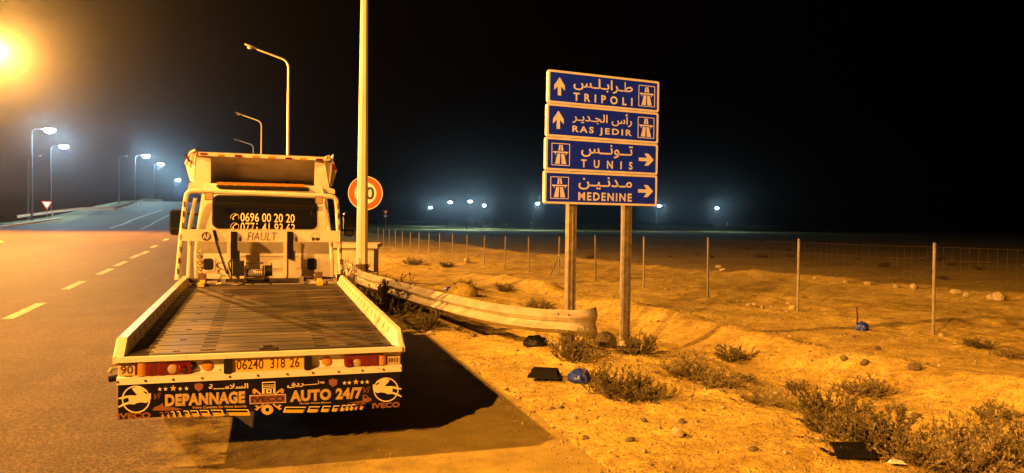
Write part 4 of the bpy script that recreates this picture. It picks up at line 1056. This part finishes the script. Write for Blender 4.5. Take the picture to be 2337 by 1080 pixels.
part('windscreen', MB().add([(-.76, d0.x+.03, d0.y+.03), (.76, d0.x+.03, d0.y+.03), (.86, d1.x+.03, d1.y+.03), (-.86, d1.x+.03, d1.y+.03), (-.76, d0.x, d0.y), (.76, d0.x, d0.y), (.86, d1.x, d1.y), (-.86, d1.x, d1.y)],
     [(0, 1, 2, 3), (7, 6, 5, 4), (0, 4, 5, 1), (1, 5, 6, 2), (2, 6, 7, 3), (3, 7, 4, 0)]), 'glass', cab)
part('grille', MB().box(-.5, .5, YB+2.66, YB+2.72, .78, 1.0), 'black', cab)
part('bumper', MB().prism([(YB+2.4, .38), (YB+2.78, .42), (YB+2.8, .68), (YB+2.4, .72)], 'x', -.98, .98), 'black', cab)
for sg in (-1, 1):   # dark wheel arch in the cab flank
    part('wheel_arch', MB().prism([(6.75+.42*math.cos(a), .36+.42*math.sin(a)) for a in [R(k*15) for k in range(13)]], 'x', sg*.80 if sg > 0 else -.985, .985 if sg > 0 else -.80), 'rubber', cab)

# ------------------------------------------------------------------ roof spoiler with marker lamps, light bar
YS = 5.80
def lerp(a, b, t): return a+(b-a)*t
flange = [TL(453, 351, YS), TL(753, 363.5, YS), TL(753, 371, YS), TL(453, 359.5, YS)]
spo = part('roof_spoiler', MB().prism(flange, 'y', YS, YS+.03), 'truck_white', tk, label='white roof spoiler with marker lamps along its edge')
tl_, tr_ = P3(453, 353, YS+.03), P3(753, 365, YS+.03); bl_, br_ = P3(478, 431, YS+1.22), P3(727, 438, YS+1.22)
mb = MB(); nseg = 8; vs = []; fs = []
for i in range(nseg+1):
    t = i/nseg; cv = math.sin(math.pi*t)*.07
    a = tl_.lerp(bl_, t)+Vector((0, cv, .0)); b = tr_.lerp(br_, t)+Vector((0, cv, 0)); vs += [a, b, a+Vector((0, .02, .02)), b+Vector((0, .02, .02))]
for i in range(nseg):
    k = 4*i; fs += [(k, k+1, k+5, k+4), (k+2, k+6, k+7, k+3), (k, k+4, k+6, k+2), (k+1, k+3, k+7, k+5)]
part('spoiler_shell', mb.add(vs, fs), 'truck_white', spo, True)
cheekL = [(447, 361), (481, 366), (481, 420), (474, 434), (428, 437), (432, 421), (443, 420), (446, 400)]
cheekR = [(718, 373), (741, 378), (751, 432), (763, 436), (764, 446), (719, 443), (720, 432), (717, 424)]
for nm, pts in (('spoiler_cheek', cheekL), ('spoiler_cheek', cheekR)):
    part(nm, MB().prism([TL(a, b, YS+.02) for a, b in pts], 'y', YS+.035, YS+.06), 'truck_white', spo)
    xin = [TL(a, b, YS)[0] for a, b in pts]
for sg, quadr in ((-1, [(452, 352), (447, 346), (439, 347), (423, 379), (434, 417), (444, 421), (447, 366)]), (1, [(740, 372), (750, 360), (757, 372), (768, 396), (757, 428), (750, 431), (739, 378)])):
    pts = [TL(a, b, YS+.1) for a, b in quadr]; vs = []
    xin = min(abs(p[0]) for p in pts)
    for (x, z) in pts: vs.append((x, YS+.0+(abs(x)-xin)*.9, z))
    n = len(vs); part('spoiler_wing', MB().add(vs+[(x*.99, y+.03, z) for x, y, z in vs], [tuple(range(n)), tuple(range(2*n-1, n-1, -1))]+[(i, n+i, n+(i+1) % n, (i+1) % n) for i in range(n)]), 'truck_white', spo)
    edge = [(447, 347), (436, 352), (424, 379)] if sg < 0 else [(742, 364), (750, 361), (757, 372), (767, 396)]
    part('wing_edge', MB().tube([P3(a, b, YS-.01+.04*i) for i, (a, b) in enumerate(edge)], .022, 6), 'truck_white', spo, True)
    # side closing panel running forward to the roof
    xa = pts[-1][0]*.98
    part('spoiler_side', MB().add([(sg*.93, YS+.06, 2.24), (sg*.98, YS+.06, 2.70), (sg*.84, YS+1.2, 2.34), (sg*.8, YS+1.25, 2.22), (sg*.91, YS+.06, 2.24), (sg*.96, YS+.06, 2.68), (sg*.82, YS+1.2, 2.33), (sg*.78, YS+1.25, 2.22)],
        [(0, 1, 2, 3), (7, 6, 5, 4), (0, 4, 5, 1), (1, 5, 6, 2), (2, 6, 7, 3), (3, 7, 4, 0)]), 'truck_white', spo)
for i, (a, b, dk) in enumerate(((466, 355.5, 1), (505, 358.5, 0), (544, 360, 1), (584, 362, 0), (620, 363.8, 0), (658.5, 366, 1), (691.5, 367, 0), (728, 368.3, 1))):
    x, z = TL(a, b, YS); mk = part('marker_lamp', MB().prism(rrect(x-.05, x+.05, z-.014, z+.014, .012), 'y', YS-.012, YS+.002), 'red' if dk else 'amber', spo)
for (a, b) in ((761, 386), (430, 366)):
    x, z = TL(a, b, YS+.08); part('marker_lamp', MB().bar((x-.03, YS+.03, z+.05), (x+.03, YS+.03, z-.05), .03, .03), 'red', spo)
xa, za = TL(494, 431, YS-.12); xb, zb_ = TL(697, 425, YS-.12); z0, z1 = za, za+.062
lbx = part('light_bar', MB().prism(rrect(xa, xb, z0, z0+.03, .01), 'y', YS-.16, YS-.02), 'black', tk)
nmod = 10
for k in range(nmod):
    a = xa+.012+(xb-xa-.024)*k/nmod; b = xa+.012+(xb-xa-.024)*(k+1)/nmod-.006
    part('light_module', MB().prism(rrect(a, b, z0+.031, z1+.012, .012), 'y', YS-.165, YS-.03), 'amber', lbx)
part('light_bar_foot', MB().box(xa+.15, xa+.21, YS-.12, YS+.05, 2.2, z0).box(xb-.21, xb-.15, YS-.12, YS+.05, 2.2, z0), 'black', lbx)

# ================================================================== SHRUBS, STONES, LITTER, FAR THINGS
def shrub_meshes(seed, leafy, pale, nst=46, wide=1.0):
    rg = random.Random(seed); tw = MB(); lv = MB(); tips = []
    def branch(p, d, ln, r, depth):
        n = 4; pts = [p]; c = p.copy(); dd = d.copy()
        for k in range(n):
            dd = (dd+Vector((rg.uniform(-.22, .22), rg.uniform(-.22, .22), rg.uniform(-.10, .20)))).normalized()
            c = c+dd*ln/n; pts.append(c.copy())
        tw.tube(pts, [r, r*.85, r*.7, r*.5, r*.3], 3, False)
        for k in range(1, n+1):
            for _ in range(leafy): tips.append((pts[k].lerp(pts[k-1], rg.random()), dd))
        if depth > 0:
            for _ in range(rg.randint(2, 4)):
                q = pts[rg.randint(1, n)]; nd = (dd+Vector((rg.uniform(-.8, .8), rg.uniform(-.8, .8), rg.uniform(-.2, .7)))).normalized()
                branch(q, nd, ln*rg.uniform(.35, .6), r*.6, depth-1)
    for k in range(nst):
        a = rg.uniform(0, 2*math.pi); el = rg.uniform(.12, 1.35)
        d = Vector((math.cos(a)*math.cos(el)*wide, math.sin(a)*math.cos(el)*wide, math.sin(el)*.8)).normalized()
        b = Vector((math.cos(a)*rg.uniform(0, .25), math.sin(a)*rg.uniform(0, .25), -.05))
        branch(b, d, rg.uniform(.45, .85), rg.uniform(.008, .015), 2)
    for (p, d) in tips:
        if rg.random() < .12: continue
        ln = rg.uniform(.03, .08); wd = ln*rg.uniform(.22, .4)
        u = (d+Vector((rg.uniform(-1, 1), rg.uniform(-1, 1), rg.uniform(-.4, 1)))).normalized(); s_ = u.cross(Vector((rg.uniform(-1, 1), rg.uniform(-1, 1), rg.uniform(-1, 1)))).normalized()
        lv.add([p, p+u*ln*.5+s_*wd, p+u*ln, p+u*ln*.5-s_*wd], [(0, 1, 2, 3)])
    a = bpy.data.meshes.new('twigs'); a.from_pydata(tw.v, [], tw.f); a.materials.append(M['twig'])
    b = bpy.data.meshes.new('foliage'); b.from_pydata(lv.v, [], lv.f); b.materials.append(M['leaf_pale' if pale else 'leaf'])
    return a, b
SH = [shrub_meshes(1, 3, False, 44), shrub_meshes(2, 4, False, 40), shrub_meshes(3, 3, True, 44), shrub_meshes(4, 2, True, 38, 1.4), shrub_meshes(5, 0, True, 9, 1.5)]
def shrub(px, py, wpx, v, label, group='dry shrubs on the verge', hs=1.0, pos=None, rad=None):
    p = pos or ground_at(px, py)
    dep = (p-CAM).dot(Fv); r = rad or wpx/2/F*dep/.80
    t = thing('shrub', label, 'shrub', (p.x, p.y, p.z-.01), random.uniform(0, 6.28), group); t.scale = (r, r, r*hs)
    link('twigs', SH[v][0], None, t); link('foliage', SH[v][1], None, t); return t
for a in (
 (908, 716, 120, 0, 'big dark shrub between the truck deck and the guard rail', 1.15), (968, 752, 84, 1, 'low dark shrub at the asphalt edge under the guard rail', .9),
 (800, 676, 74, 2, 'pale dry bush right behind the truck gantry', 1.6), (848, 690, 60, 3, 'pale wispy bush between the truck deck and the lamp post', 1.3),
 (880, 662, 46, 2, 'pale dry tuft against the guard rail below the concrete block', 1.1),
 (1314, 822, 100, 0, 'upright brown shrub hiding the foot of the sign post', 1.1), (1455, 806, 92, 1, 'spiky shrub at the foot of the outer sign post', .8),
 (1392, 905, 110, 1, 'round olive shrub beside the crumpled blue bag', 1.0), (1470, 912, 120, 0, 'olive shrub with pale litter caught in it', .95),
 (1570, 862, 110, 2, 'brown shrub behind the olive shrub on the gravel edge', .8), (1640, 885, 110, 3, 'spreading brown shrub on the ditch edge', .75),
 (1670, 820, 84, 1, 'small dark shrub alone on the bright sand bank', .6), (1735, 918, 120, 3, 'low straggling brush on the ditch edge', .5), (1690, 868, 60, 0, 'small dark tuft in the ditch', .5),
 (1815, 888, 60, 1, 'small reddish tuft on the sand below the bank', .6), (1890, 985, 170, 1, 'leafy shrub above the perforated plastic crate', .95),
 (1990, 1030, 210, 0, 'largest leafy shrub with upright stalks beside the plastic crate', 1.0), (2105, 1062, 150, 3, 'thin spreading shrub next to the largest shrub', 1.0),
 (2210, 1080, 190, 2, 'broad brown shrub past the largest shrub', 1.05), (2310, 1050, 170, 0, 'tall dark shrub on the outermost edge of the verge', 1.1),
 (1975, 900, 110, 2, 'faded bush in the ditch behind the largest shrub', .6), (2280, 960, 110, 2, 'faded bush on the far ditch slope', .6), (1850, 945, 90, 3, 'dry brush where the gravel meets the ditch', .6),
 (1675, 985, 70, 4, 'bare dry twig lying on the gravel', .35), (1230, 705, 66, 2, 'pale tuft on the sand behind the guard rail end', .6), (1150, 664, 48, 1, 'dark tuft on the bright sand behind the guard rail', .6),
 (1062, 656, 44, 2, 'pale tuft beside the sand heap behind the guard rail', .7), (1020, 610, 40, 1, 'dark tuft by the fence near the white stone', .5), (945, 604, 50, 2, 'dim tuft in front of the fence beyond the concrete block', .5),
 (2235, 792, 80, 1, 'dark low bush under the last fence bay', .4), (2310, 815, 70, 2, 'faint bush near the fence past the last post', .4), (1870, 800, 30, 4, 'small dry sprig by the dirt track', .8)):
    shrub(a[0], a[1], a[2], a[3], a[4], hs=a[5])
# brush in the dark field beyond the sand ridge: look-alikes
rg = random.Random(11)
for k in range(46):
    x = rg.uniform(18.5, 60); y = rg.uniform(max(12, x*.25), 95)
    z = float(zt(x, y)); shrub(0, 0, 0, rg.randint(0, 2), 'dim low bush scattered in the dark field beyond the sand ridge', 'bushes in the dark field', .7, Vector((x, y, z)), rg.uniform(.3, .75))

# stones
def rock_mesh(seed, ang=.5):
    rg = random.Random(seed); bm = bmesh.new(); bmesh.ops.create_icosphere(bm, subdivisions=2, radius=1)
    pl = [(Vector((rg.gauss(0, 1), rg.gauss(0, 1), rg.gauss(0, 1))).normalized(), rg.uniform(.55, .9)) for _ in range(9)]
    for v in bm.verts:
        for n_, d_ in pl:
            e_ = v.co.dot(n_)-d_
            if e_ > 0: v.co -= n_*e_
        v.co *= 1+rg.uniform(-.04, .04)
    me = bpy.data.meshes.new('stone'); bm.to_mesh(me); bm.free(); return me
RK = [rock_mesh(k) for k in range(5)]; RKd = [rock_mesh(k+20) for k in range(3)]
for r_ in RK: r_.materials.append(M['stone'])
for r_ in RKd: r_.materials.append(M['stone_dark'])
def stone(p, r, label, group, dark=False, flat=.62):
    o = link('stone', random.choice(RKd if dark else RK), None); o.location = (p.x, p.y, p.z+r*flat*.45); o.scale = (r*random.uniform(.8, 1.2), r*random.uniform(.7, 1.1), r*flat*random.uniform(.8, 1.1))
    o.rotation_euler = (random.uniform(-.2, .2), random.uniform(-.2, .2), random.uniform(0, 6.28)); tag(o, label, 'stone', group)
GS = 'stones on the gravel verge'; GF = 'pale stones along the fence line'; GB = 'rocks on the sand ridge'
for (px, py, wp, dk, lab) in ((1544, 994, 34, 0, 'biggest pale angular stone on the gravel'), (1470, 962, 20, 1, 'pointed dark stone on the gravel behind the biggest pale stone'), (1437, 1006, 22, 1, 'flat dark stone beside the biggest pale stone'),
        (1337, 1000, 16, 1, 'flat dark lump on the gravel near the truck shadow'), (1322, 990, 9, 1, 'tiny dark chip beside the flat dark lump near the truck shadow'), (1310, 955, 16, 0, 'pale tilted stone on the gravel below the blue bag'),
        (1487, 1062, 12, 1, 'round dark pebble in front of the biggest pale stone'), (1283, 923, 11, 0, 'small pale stone near the black tray'), (1470, 1032, 14, 0, 'pale pebble in front of the flat dark stone'),
        (1555, 965, 20, 1, 'small dark clod behind the biggest pale stone'), (1425, 796, 40, 0, 'pale slab of rubble at the foot of the outer sign post'), (1385, 790, 60, 1, 'dark rounded rock between the sign posts'),
        (1972, 833, 28, 1, 'dark block lying on the dirt track'), (2087, 842, 34, 1, 'long dark rock on the sand beyond the dirt track'), (2003, 797, 16, 1, 'small dark upright clod on the dirt track'), (1925, 820, 22, 1, 'dark clod on the edge of the sand bank'),
        (1080, 768, 18, 1, 'dark stone under the guard rail'), (980, 765, 22, 0, 'pale stone at the asphalt edge beside the low dark shrub')):
    p = ground_at(px, py); stone(p, wp/2/F*(p-CAM).dot(Fv), lab, GS, dk, .8)
for (px, py, wp) in ((1708, 698, 12), (1722, 697, 12), (1740, 704, 14), (1800, 694, 14), (1808, 706, 20), (1796, 712, 10), (2150, 768, 16), (1560, 672, 8), (1640, 672, 9), (1520, 660, 8), (1685, 690, 9), (2180, 785, 10)):
    p = ground_at(px, py); stone(p, wp/2/F*(p-CAM).dot(Fv), 'pale stone scattered along the foot of the wire fence', GF, False, .7)
for (px, py, wp) in ((2182, 672, 26), (2205, 676, 18), (2262, 682, 22), (2280, 684, 34), (2085, 658, 22), (2046, 656, 16), (1980, 650, 16), (1930, 645, 14), (1860, 637, 12), (1640, 612, 16)):
    p = ground_at(px, py); stone(p, wp/2/F*(p-CAM).dot(Fv), 'pale rock on the sand ridge behind the fence', GB, False, .75)
p = ground_at(1066, 600); stone(p, .18, 'lone white stone at the foot of a far fence post', GF, False, 1.1)
rg = random.Random(5)
for k in range(140):
    y = rg.uniform(4.3, 12.5); x = rg.uniform(2.2, 7.4) if y < 9 else rg.uniform(2.7, 9)
    stone(Vector((x, y, float(zt(x, y)))), rg.uniform(.010, .034)*(1 if rg.random() < .85 else 1.5), 'small stone lying loose on the gravel verge', 'loose small stones on the gravel verge', rg.random() < .62)
# fine gravel: uncountable
gv = MB(); rg = np.random.default_rng(3)
tet = np.array([(1, 0, -.4), (-.5, .87, -.4), (-.5, -.87, -.4), (0, 0, .75)])
def scatter(n, xr, yr, sz):
    X = rg.uniform(*xr, n); Yy = rg.uniform(*yr, n)**1.0; Zz = np.maximum(zt(X, Yy), np.where(X < edge_r(Yy)+.5, zroad(Yy)+.004, -9))
    for x, y, z in zip(X, Yy, Zz):
        s_ = rg.uniform(*sz)*(1 if rg.random() < .9 else 1.8); a = rg.uniform(0, 6.28); c, s2 = math.cos(a), math.sin(a)
        gv.add([(x+s_*(c*q[0]-s2*q[1]), y+s_*(s2*q[0]+c*q[1]), z+s_*(q[2]+.3)) for q in tet*rg.uniform(.7, 1.3, (4, 1))], [(0, 1, 3), (1, 2, 3), (2, 0, 3)])
scatter(5200, (2.2, 6.6), (4.0, 9.5), (.006, .014)); scatter(2600, (3.5, 10), (7, 15), (.008, .018)); scatter(900, (-.5, 2.5), (4.3, 7.5), (.004, .008)); scatter(700, (2.6, 9.5), (13, 22), (.01, .02))
gme = bpy.data.meshes.new('gravel'); gme.from_pydata(gv.v, [], gv.f); gme.materials.append(noisy('gravel_grains', [(.07, .05, .025), (.22, .16, .07), (.5, .4, .2)], scale=45, rough=.9, pos=(.35, .7)))
go = link('gravel', gme, None); go['kind'] = 'stuff'; tag(go, 'fine gravel strewn over the sandy verge', 'gravel')

# litter
def bag_mesh(seed, name):
    rg = random.Random(seed); bm = bmesh.new(); bmesh.ops.create_icosphere(bm, subdivisions=4, radius=1)
    ph = [(Vector((rg.gauss(0, 1), rg.gauss(0, 1), rg.gauss(0, 1)))*rg.uniform(2, 6), rg.uniform(0, 6), rg.uniform(.03, .10)) for _ in range(16)]
    for v in bm.verts:
        n_ = v.co.normalized(); s_ = 1+sum(a*abs(math.sin(n_.dot(k)+o)) for k, o, a in ph)-.35
        v.co = n_*s_
        if v.co.z < -.45: v.co.z = -.45+(v.co.z+.45)*.15
    me = bpy.data.meshes.new(name); bm.to_mesh(me); bm.free(); me.shade_smooth(); return me
def bag(px, py, wpx, mat, label, hs, seed, tail=True):
    p = ground_at(px, py); r = wpx/2/F*(p-CAM).dot(Fv)/1.2
    t = thing('plastic_bag', label, 'bag', (p.x, p.y, p.z), random.uniform(0, 6))
    me = bag_mesh(seed, 'bag_body'); b = link('bag_body', me, mat, t); b.scale = (r, r*.8, r*hs); b.location = (0, 0, r*hs*.4)
    if tail:
        tn = MB(); n = 9; vs = []; fs = []
        for i in range(4):
            for k in range(n):
                a = 2*math.pi*k/n; rr = r*(.22, .1, .2, .34)[i]*(1+.3*math.sin(3*a)); vs.append((-r*(.75+.22*i)+0, rr*math.cos(a), r*hs*(.8+.12*i)+rr*math.sin(a)*.6))
        for i in range(3):
            for k in range(n): fs.append((i*n+k, i*n+(k+1) % n, i*n+n+(k+1) % n, i*n+n+k))
        part('tied_neck', tn.add(vs, fs), mat, t, True)
    return t
bag(1324, 868, 58, 'bag_blue', 'crumpled blue plastic bag on the sand beside the black tray', .62, 3)
bag(1967, 754, 28, 'bag_blue', 'small blue plastic bag by a short stick near the fence', 1.0, 4)
bag(1222, 788, 66, 'black', 'black plastic bag lying in the shadow under the guard rail', .5, 5, False)
bag(1025, 662, 22, 'bag_blue', 'faded blue rag by the sand heap behind the guard rail', .5, 6, False)
p = ground_at(1967, 750); t = tag(part('stick', MB().tube([(0, 0, -.1), (.01, 0, .2), (0, .01, .36)], [.016, .014, .012], 6), 'rust', None), 'short upright stick behind the small blue bag near the fence', 'stick'); t.location = (p.x, p.y+.12, p.z)
# black tray
p = ground_at(1243, 866); s_ = 66/F*(p-CAM).dot(Fv)
t = thing('plastic_tray', 'upturned black plastic tray lying on the pale sand', 'tray', (p.x, p.y, p.z+.045), R(-28)); a, b, h = s_/2, s_*.36, .075
part('tray_shell', MB().add([(-a, -b, 0), (a, -b, 0), (a, b, 0), (-a, b, 0), (-a*.86, -b*.8, h), (a*.86, -b*.8, h), (a*.86, b*.8, h), (-a*.86, b*.8, h)], [(4, 5, 6, 7), (0, 1, 5, 4), (1, 2, 6, 5), (2, 3, 7, 6), (3, 0, 4, 7)]), 'rubber', t)
part('tray_rim', frame_ring(MB(), rrect(-a-.018, a+.018, -b-.018, b+.018, .02), rrect(-a+.004, a-.004, -b+.004, b-.004, .012), -.004, .008), 'black', t).rotation_euler = (R(-90), 0, 0)
# perforated crate, half buried
p = ground_at(1950, 1046); s_ = 96/F*(p-CAM).dot(Fv)
t = thing('plastic_crate', 'dark perforated plastic crate half buried under the largest shrub', 'crate', (p.x, p.y, p.z+.01), R(-14)); n = 14
xs_ = []; 
for k in range(n+1): xs_ += [k/n*s_-s_/2]; 
xs2 = []
for k in range(n): xs2 += [k/n*s_-s_/2, (k+.62)/n*s_-s_/2]
xs2.append(s_/2)
pl = part('crate_side', MB().plate(xs2, [-.065, -.045, -.012, .012, .045, .065], [(2*k+1, 1) for k in range(n)]+[(2*k+1, 3) for k in range(n)], -.006, .006), 'black', t); pl.rotation_euler = (R(42), 0, 0); pl.location = (0, 0, .05)
part('crate_floor', MB().box(-s_/2, s_/2, .03, .26, -.02, .0), 'black', t); part('crate_rim', MB().box(-s_/2-.012, s_/2+.012, .035, .06, .085, .10), 'black', t)
def litter(px, py, wpx, label, mat='paper'):
    p = ground_at(px, py); r = wpx/2/F*(p-CAM).dot(Fv); rg = random.Random(px); n = 7; vs = [(0, 0, r*.5)]; 
    for ring_ in (.5, 1):
        for k in range(n):
            a = 2*math.pi*k/n+rg.uniform(-.2, .2); vs.append((r*ring_*math.cos(a)*rg.uniform(.7, 1.1), r*ring_*math.sin(a)*rg.uniform(.6, 1), rg.uniform(0, .75)*r*(1.2-ring_*.7)))
    fs = [(0, 1+k, 1+(k+1) % n) for k in range(n)]+[(1+k, 1+n+k, 1+n+(k+1) % n, 1+(k+1) % n) for k in range(n)]
    o = part('litter', MB().add(vs, fs), mat, None); o.location = (p.x, p.y, p.z+.006); tag(o, label, 'litter', 'scraps of litter on the verge')
litter(1440, 905, 26, 'crumpled pale paper caught in the olive shrub'); litter(2045, 1062, 48, 'crumpled pale wrapper beside the perforated crate'); litter(1868, 1006, 20, 'pale scrap below the leafy shrub above the crate')
litter(1640, 842, 14, 'white scrap behind the spreading brown shrub'); litter(2080, 945, 14, 'pale scrap lying in the ditch'); litter(1650, 618, 20, 'pale flat block on the ridge behind the fence'); litter(1760, 700, 16, 'white scrap by the fence post next to the stones')
# sand heap behind the rail
p = ground_at(1055, 672); bm = bmesh.new(); bmesh.ops.create_icosphere(bm, subdivisions=3, radius=1)
for v in bm.verts: v.co *= 1+.25*float(fbm(v.co.x*1.5+4, v.co.y*1.5+v.co.z, 3)); v.co.z = max(v.co.z, -.2)
me = bpy.data.meshes.new('sand_heap'); bm.to_mesh(me); bm.free(); me.shade_smooth()
o = link('sand_heap', me, 'sand'); o.location = (p.x, p.y, p.z); o.scale = (.36, .30, .24); tag(o, 'small bright heap of sand behind the guard rail', 'sand heap')

# ------------------------------------------------------------------ far guard rails, signs, markers
def rail_thing(pts, label, hgt=.75, name='guard_rail', step=4.0, mat='galv'):
    ps = [Vector((p.x, p.y, float(zt(p.x, p.y)))) for p in pts]; ps = spline(ps, 8); b0 = ps[0]
    t = thing(name, label, 'guard rail', b0)
    rel_ = [q-b0+Vector((0, 0, hgt)) for q in ps]; me = sweep(rel_, WBt, MB()).mesh('rail_beam'); smooth_by_angle(me, 40); link('rail_beam', me, mat, t)
    acc = 0
    for a, b in zip(rel_[:-1], rel_[1:]):
        acc += (b-a).length
        if acc >= step:
            acc = 0; part('rail_post', MB().box(b.x-.05, b.x+.05, b.y+.03, b.y+.1, b.z-hgt-.3, b.z-.02), 'galv_post', t)
rail_thing([at_depth(px, 495, d_) for px, d_ in ((40, 88), (130, 92), (190, 95), (240, 98), (266, 100), (292, 108), (330, 126), (372, 165))], 'curved guard rail round the bend below the flyover ramp')
rail_thing([at_depth(px, 520, d_) for px, d_ in ((1380, 262), (1520, 258), (1600, 256), (1660, 254))], 'distant guard rail strip lit beneath the lone lamp beyond the direction sign', .8)
def give_way(px, py, dep, side_, label, plate=False, group='give way signs'):
    c = at_depth(px, py, dep); bz = float(zt(c.x, c.y)); t = thing('give_way_sign', label, 'road sign', (c.x, c.y, bz), 0, group); H = c.z-bz; s2 = side_/2
    part('post', MB().tube([(0, .06, -.3), (0, .06, H+.3)], .04, 8), 'galv_post', t)
    pn = part('sign_plate', MB().prism([(-s2, H+s2*.55), (s2, H+s2*.55), (0, H-s2*1.18)], 'y', -.01, .02), 'sign_orange', t)
    part('sign_face', MB().prism([(-s2*.68, H+s2*.37), (s2*.68, H+s2*.37), (0, H-s2*.78)], 'y', -.016, -.0105), 'sign_disc', pn)
    if plate: part('lower_plate', MB().box(-s2*.7, s2*.7, -.01, .02, H-s2*1.9, H-s2*1.45), 'sign_disc', t)
give_way(107, 466, 88, 1.1, 'pale triangular give way sign on the road island')
give_way(880, 484, 150, .95, 'tiny triangular give way sign with a plate across the dark plain', True)
GM = 'reflective marker boards on the far roadside'
for (px, py, dep, wd, hd, lab) in ((1078, 508, 240, .25, 1.0, 'tall thin white marker board far across the plain below the lamps'), (1095, 511, 240, .65, .7, 'square white marker board far below the fourth lamp'), (1103, 511, 242, .6, .8, 'greyish marker board touching the square white one far away'),
        (1123, 512, 240, .65, .6, 'single white marker board far away between two gaps'), (1144, 512, 240, .6, .6, 'greyish marker board, first of the far end pair'), (1155, 513, 240, .75, .55, 'greyish marker board, last of the far end pair'),
        (388, 465, 150, .35, .8, 'small white board standing in for a vehicle light on the flyover crest'), (1660, 512, 250, .5, 1.2, 'thin pale marker board past the lone lamp beyond the direction sign'), (1212, 508, 250, .45, .8, 'dim marker board beside the lamp before the direction sign')):  # the crest board stands in for a distant vehicle light
    c = at_depth(px, py, dep); bz = float(zt(c.x, c.y)); H = c.z-bz
    t = thing('marker_board', lab, 'road sign', (c.x, c.y, bz), 0, GM)
    part('post', MB().tube([(0, .05, -.3), (0, .05, max(H, .3))], .03, 6), 'galv_post', t); part('board', MB().box(-wd/2, wd/2, -.01, .02, H-hd/2, H+hd/2), 'paper', t)

# island with its kerb on the near left junction
ip = [ground_at(px, py, 300) for px, py in ((-60, 527), (0, 520), (60, 511), (110, 504), (138, 500))]
kt = MB(); vs = []; fs = []
for q in ip: vs += [(q.x-.1, q.y-.1, q.z-.1), (q.x-.1, q.y-.1, q.z+.14), (q.x+.1, q.y+.15, q.z+.14), (q.x+.1, q.y+.15, q.z-.1)]
for i in range(len(ip)-1):
    for k in range(4): fs.append((i*4+k, i*4+(k+1) % 4, i*4+4+(k+1) % 4, i*4+4+k))
k_ = part('kerb', kt.add(vs, fs), 'concrete', None); k_['kind'] = 'structure'; k_['label'] = 'pale kerb round the road island'

# ------------------------------------------------------------------ even haze box added round the scene to make the lamps glow
hz = MB().box(-190, 420, -70, 480, -3.2, 16.5).mesh('haze'); ho = link('haze', hz, None); ho['kind'] = 'stuff'; tag(ho, 'thin haze added over the road and field for the glow round the lamps', 'haze')
hm = bpy.data.materials.new('haze'); hm.use_nodes = True; t = hm.node_tree; t.nodes.remove(t.nodes['Principled BSDF'])
pv = t.nodes.new('ShaderNodeVolumePrincipled'); pv.inputs['Color'].default_value = (.9, .9, .92, 1); pv.inputs['Density'].default_value = .00025; pv.inputs['Anisotropy'].default_value = .94
t.links.new(pv.outputs[0], t.nodes['Material Output'].inputs['Volume']); hz.materials.append(hm)
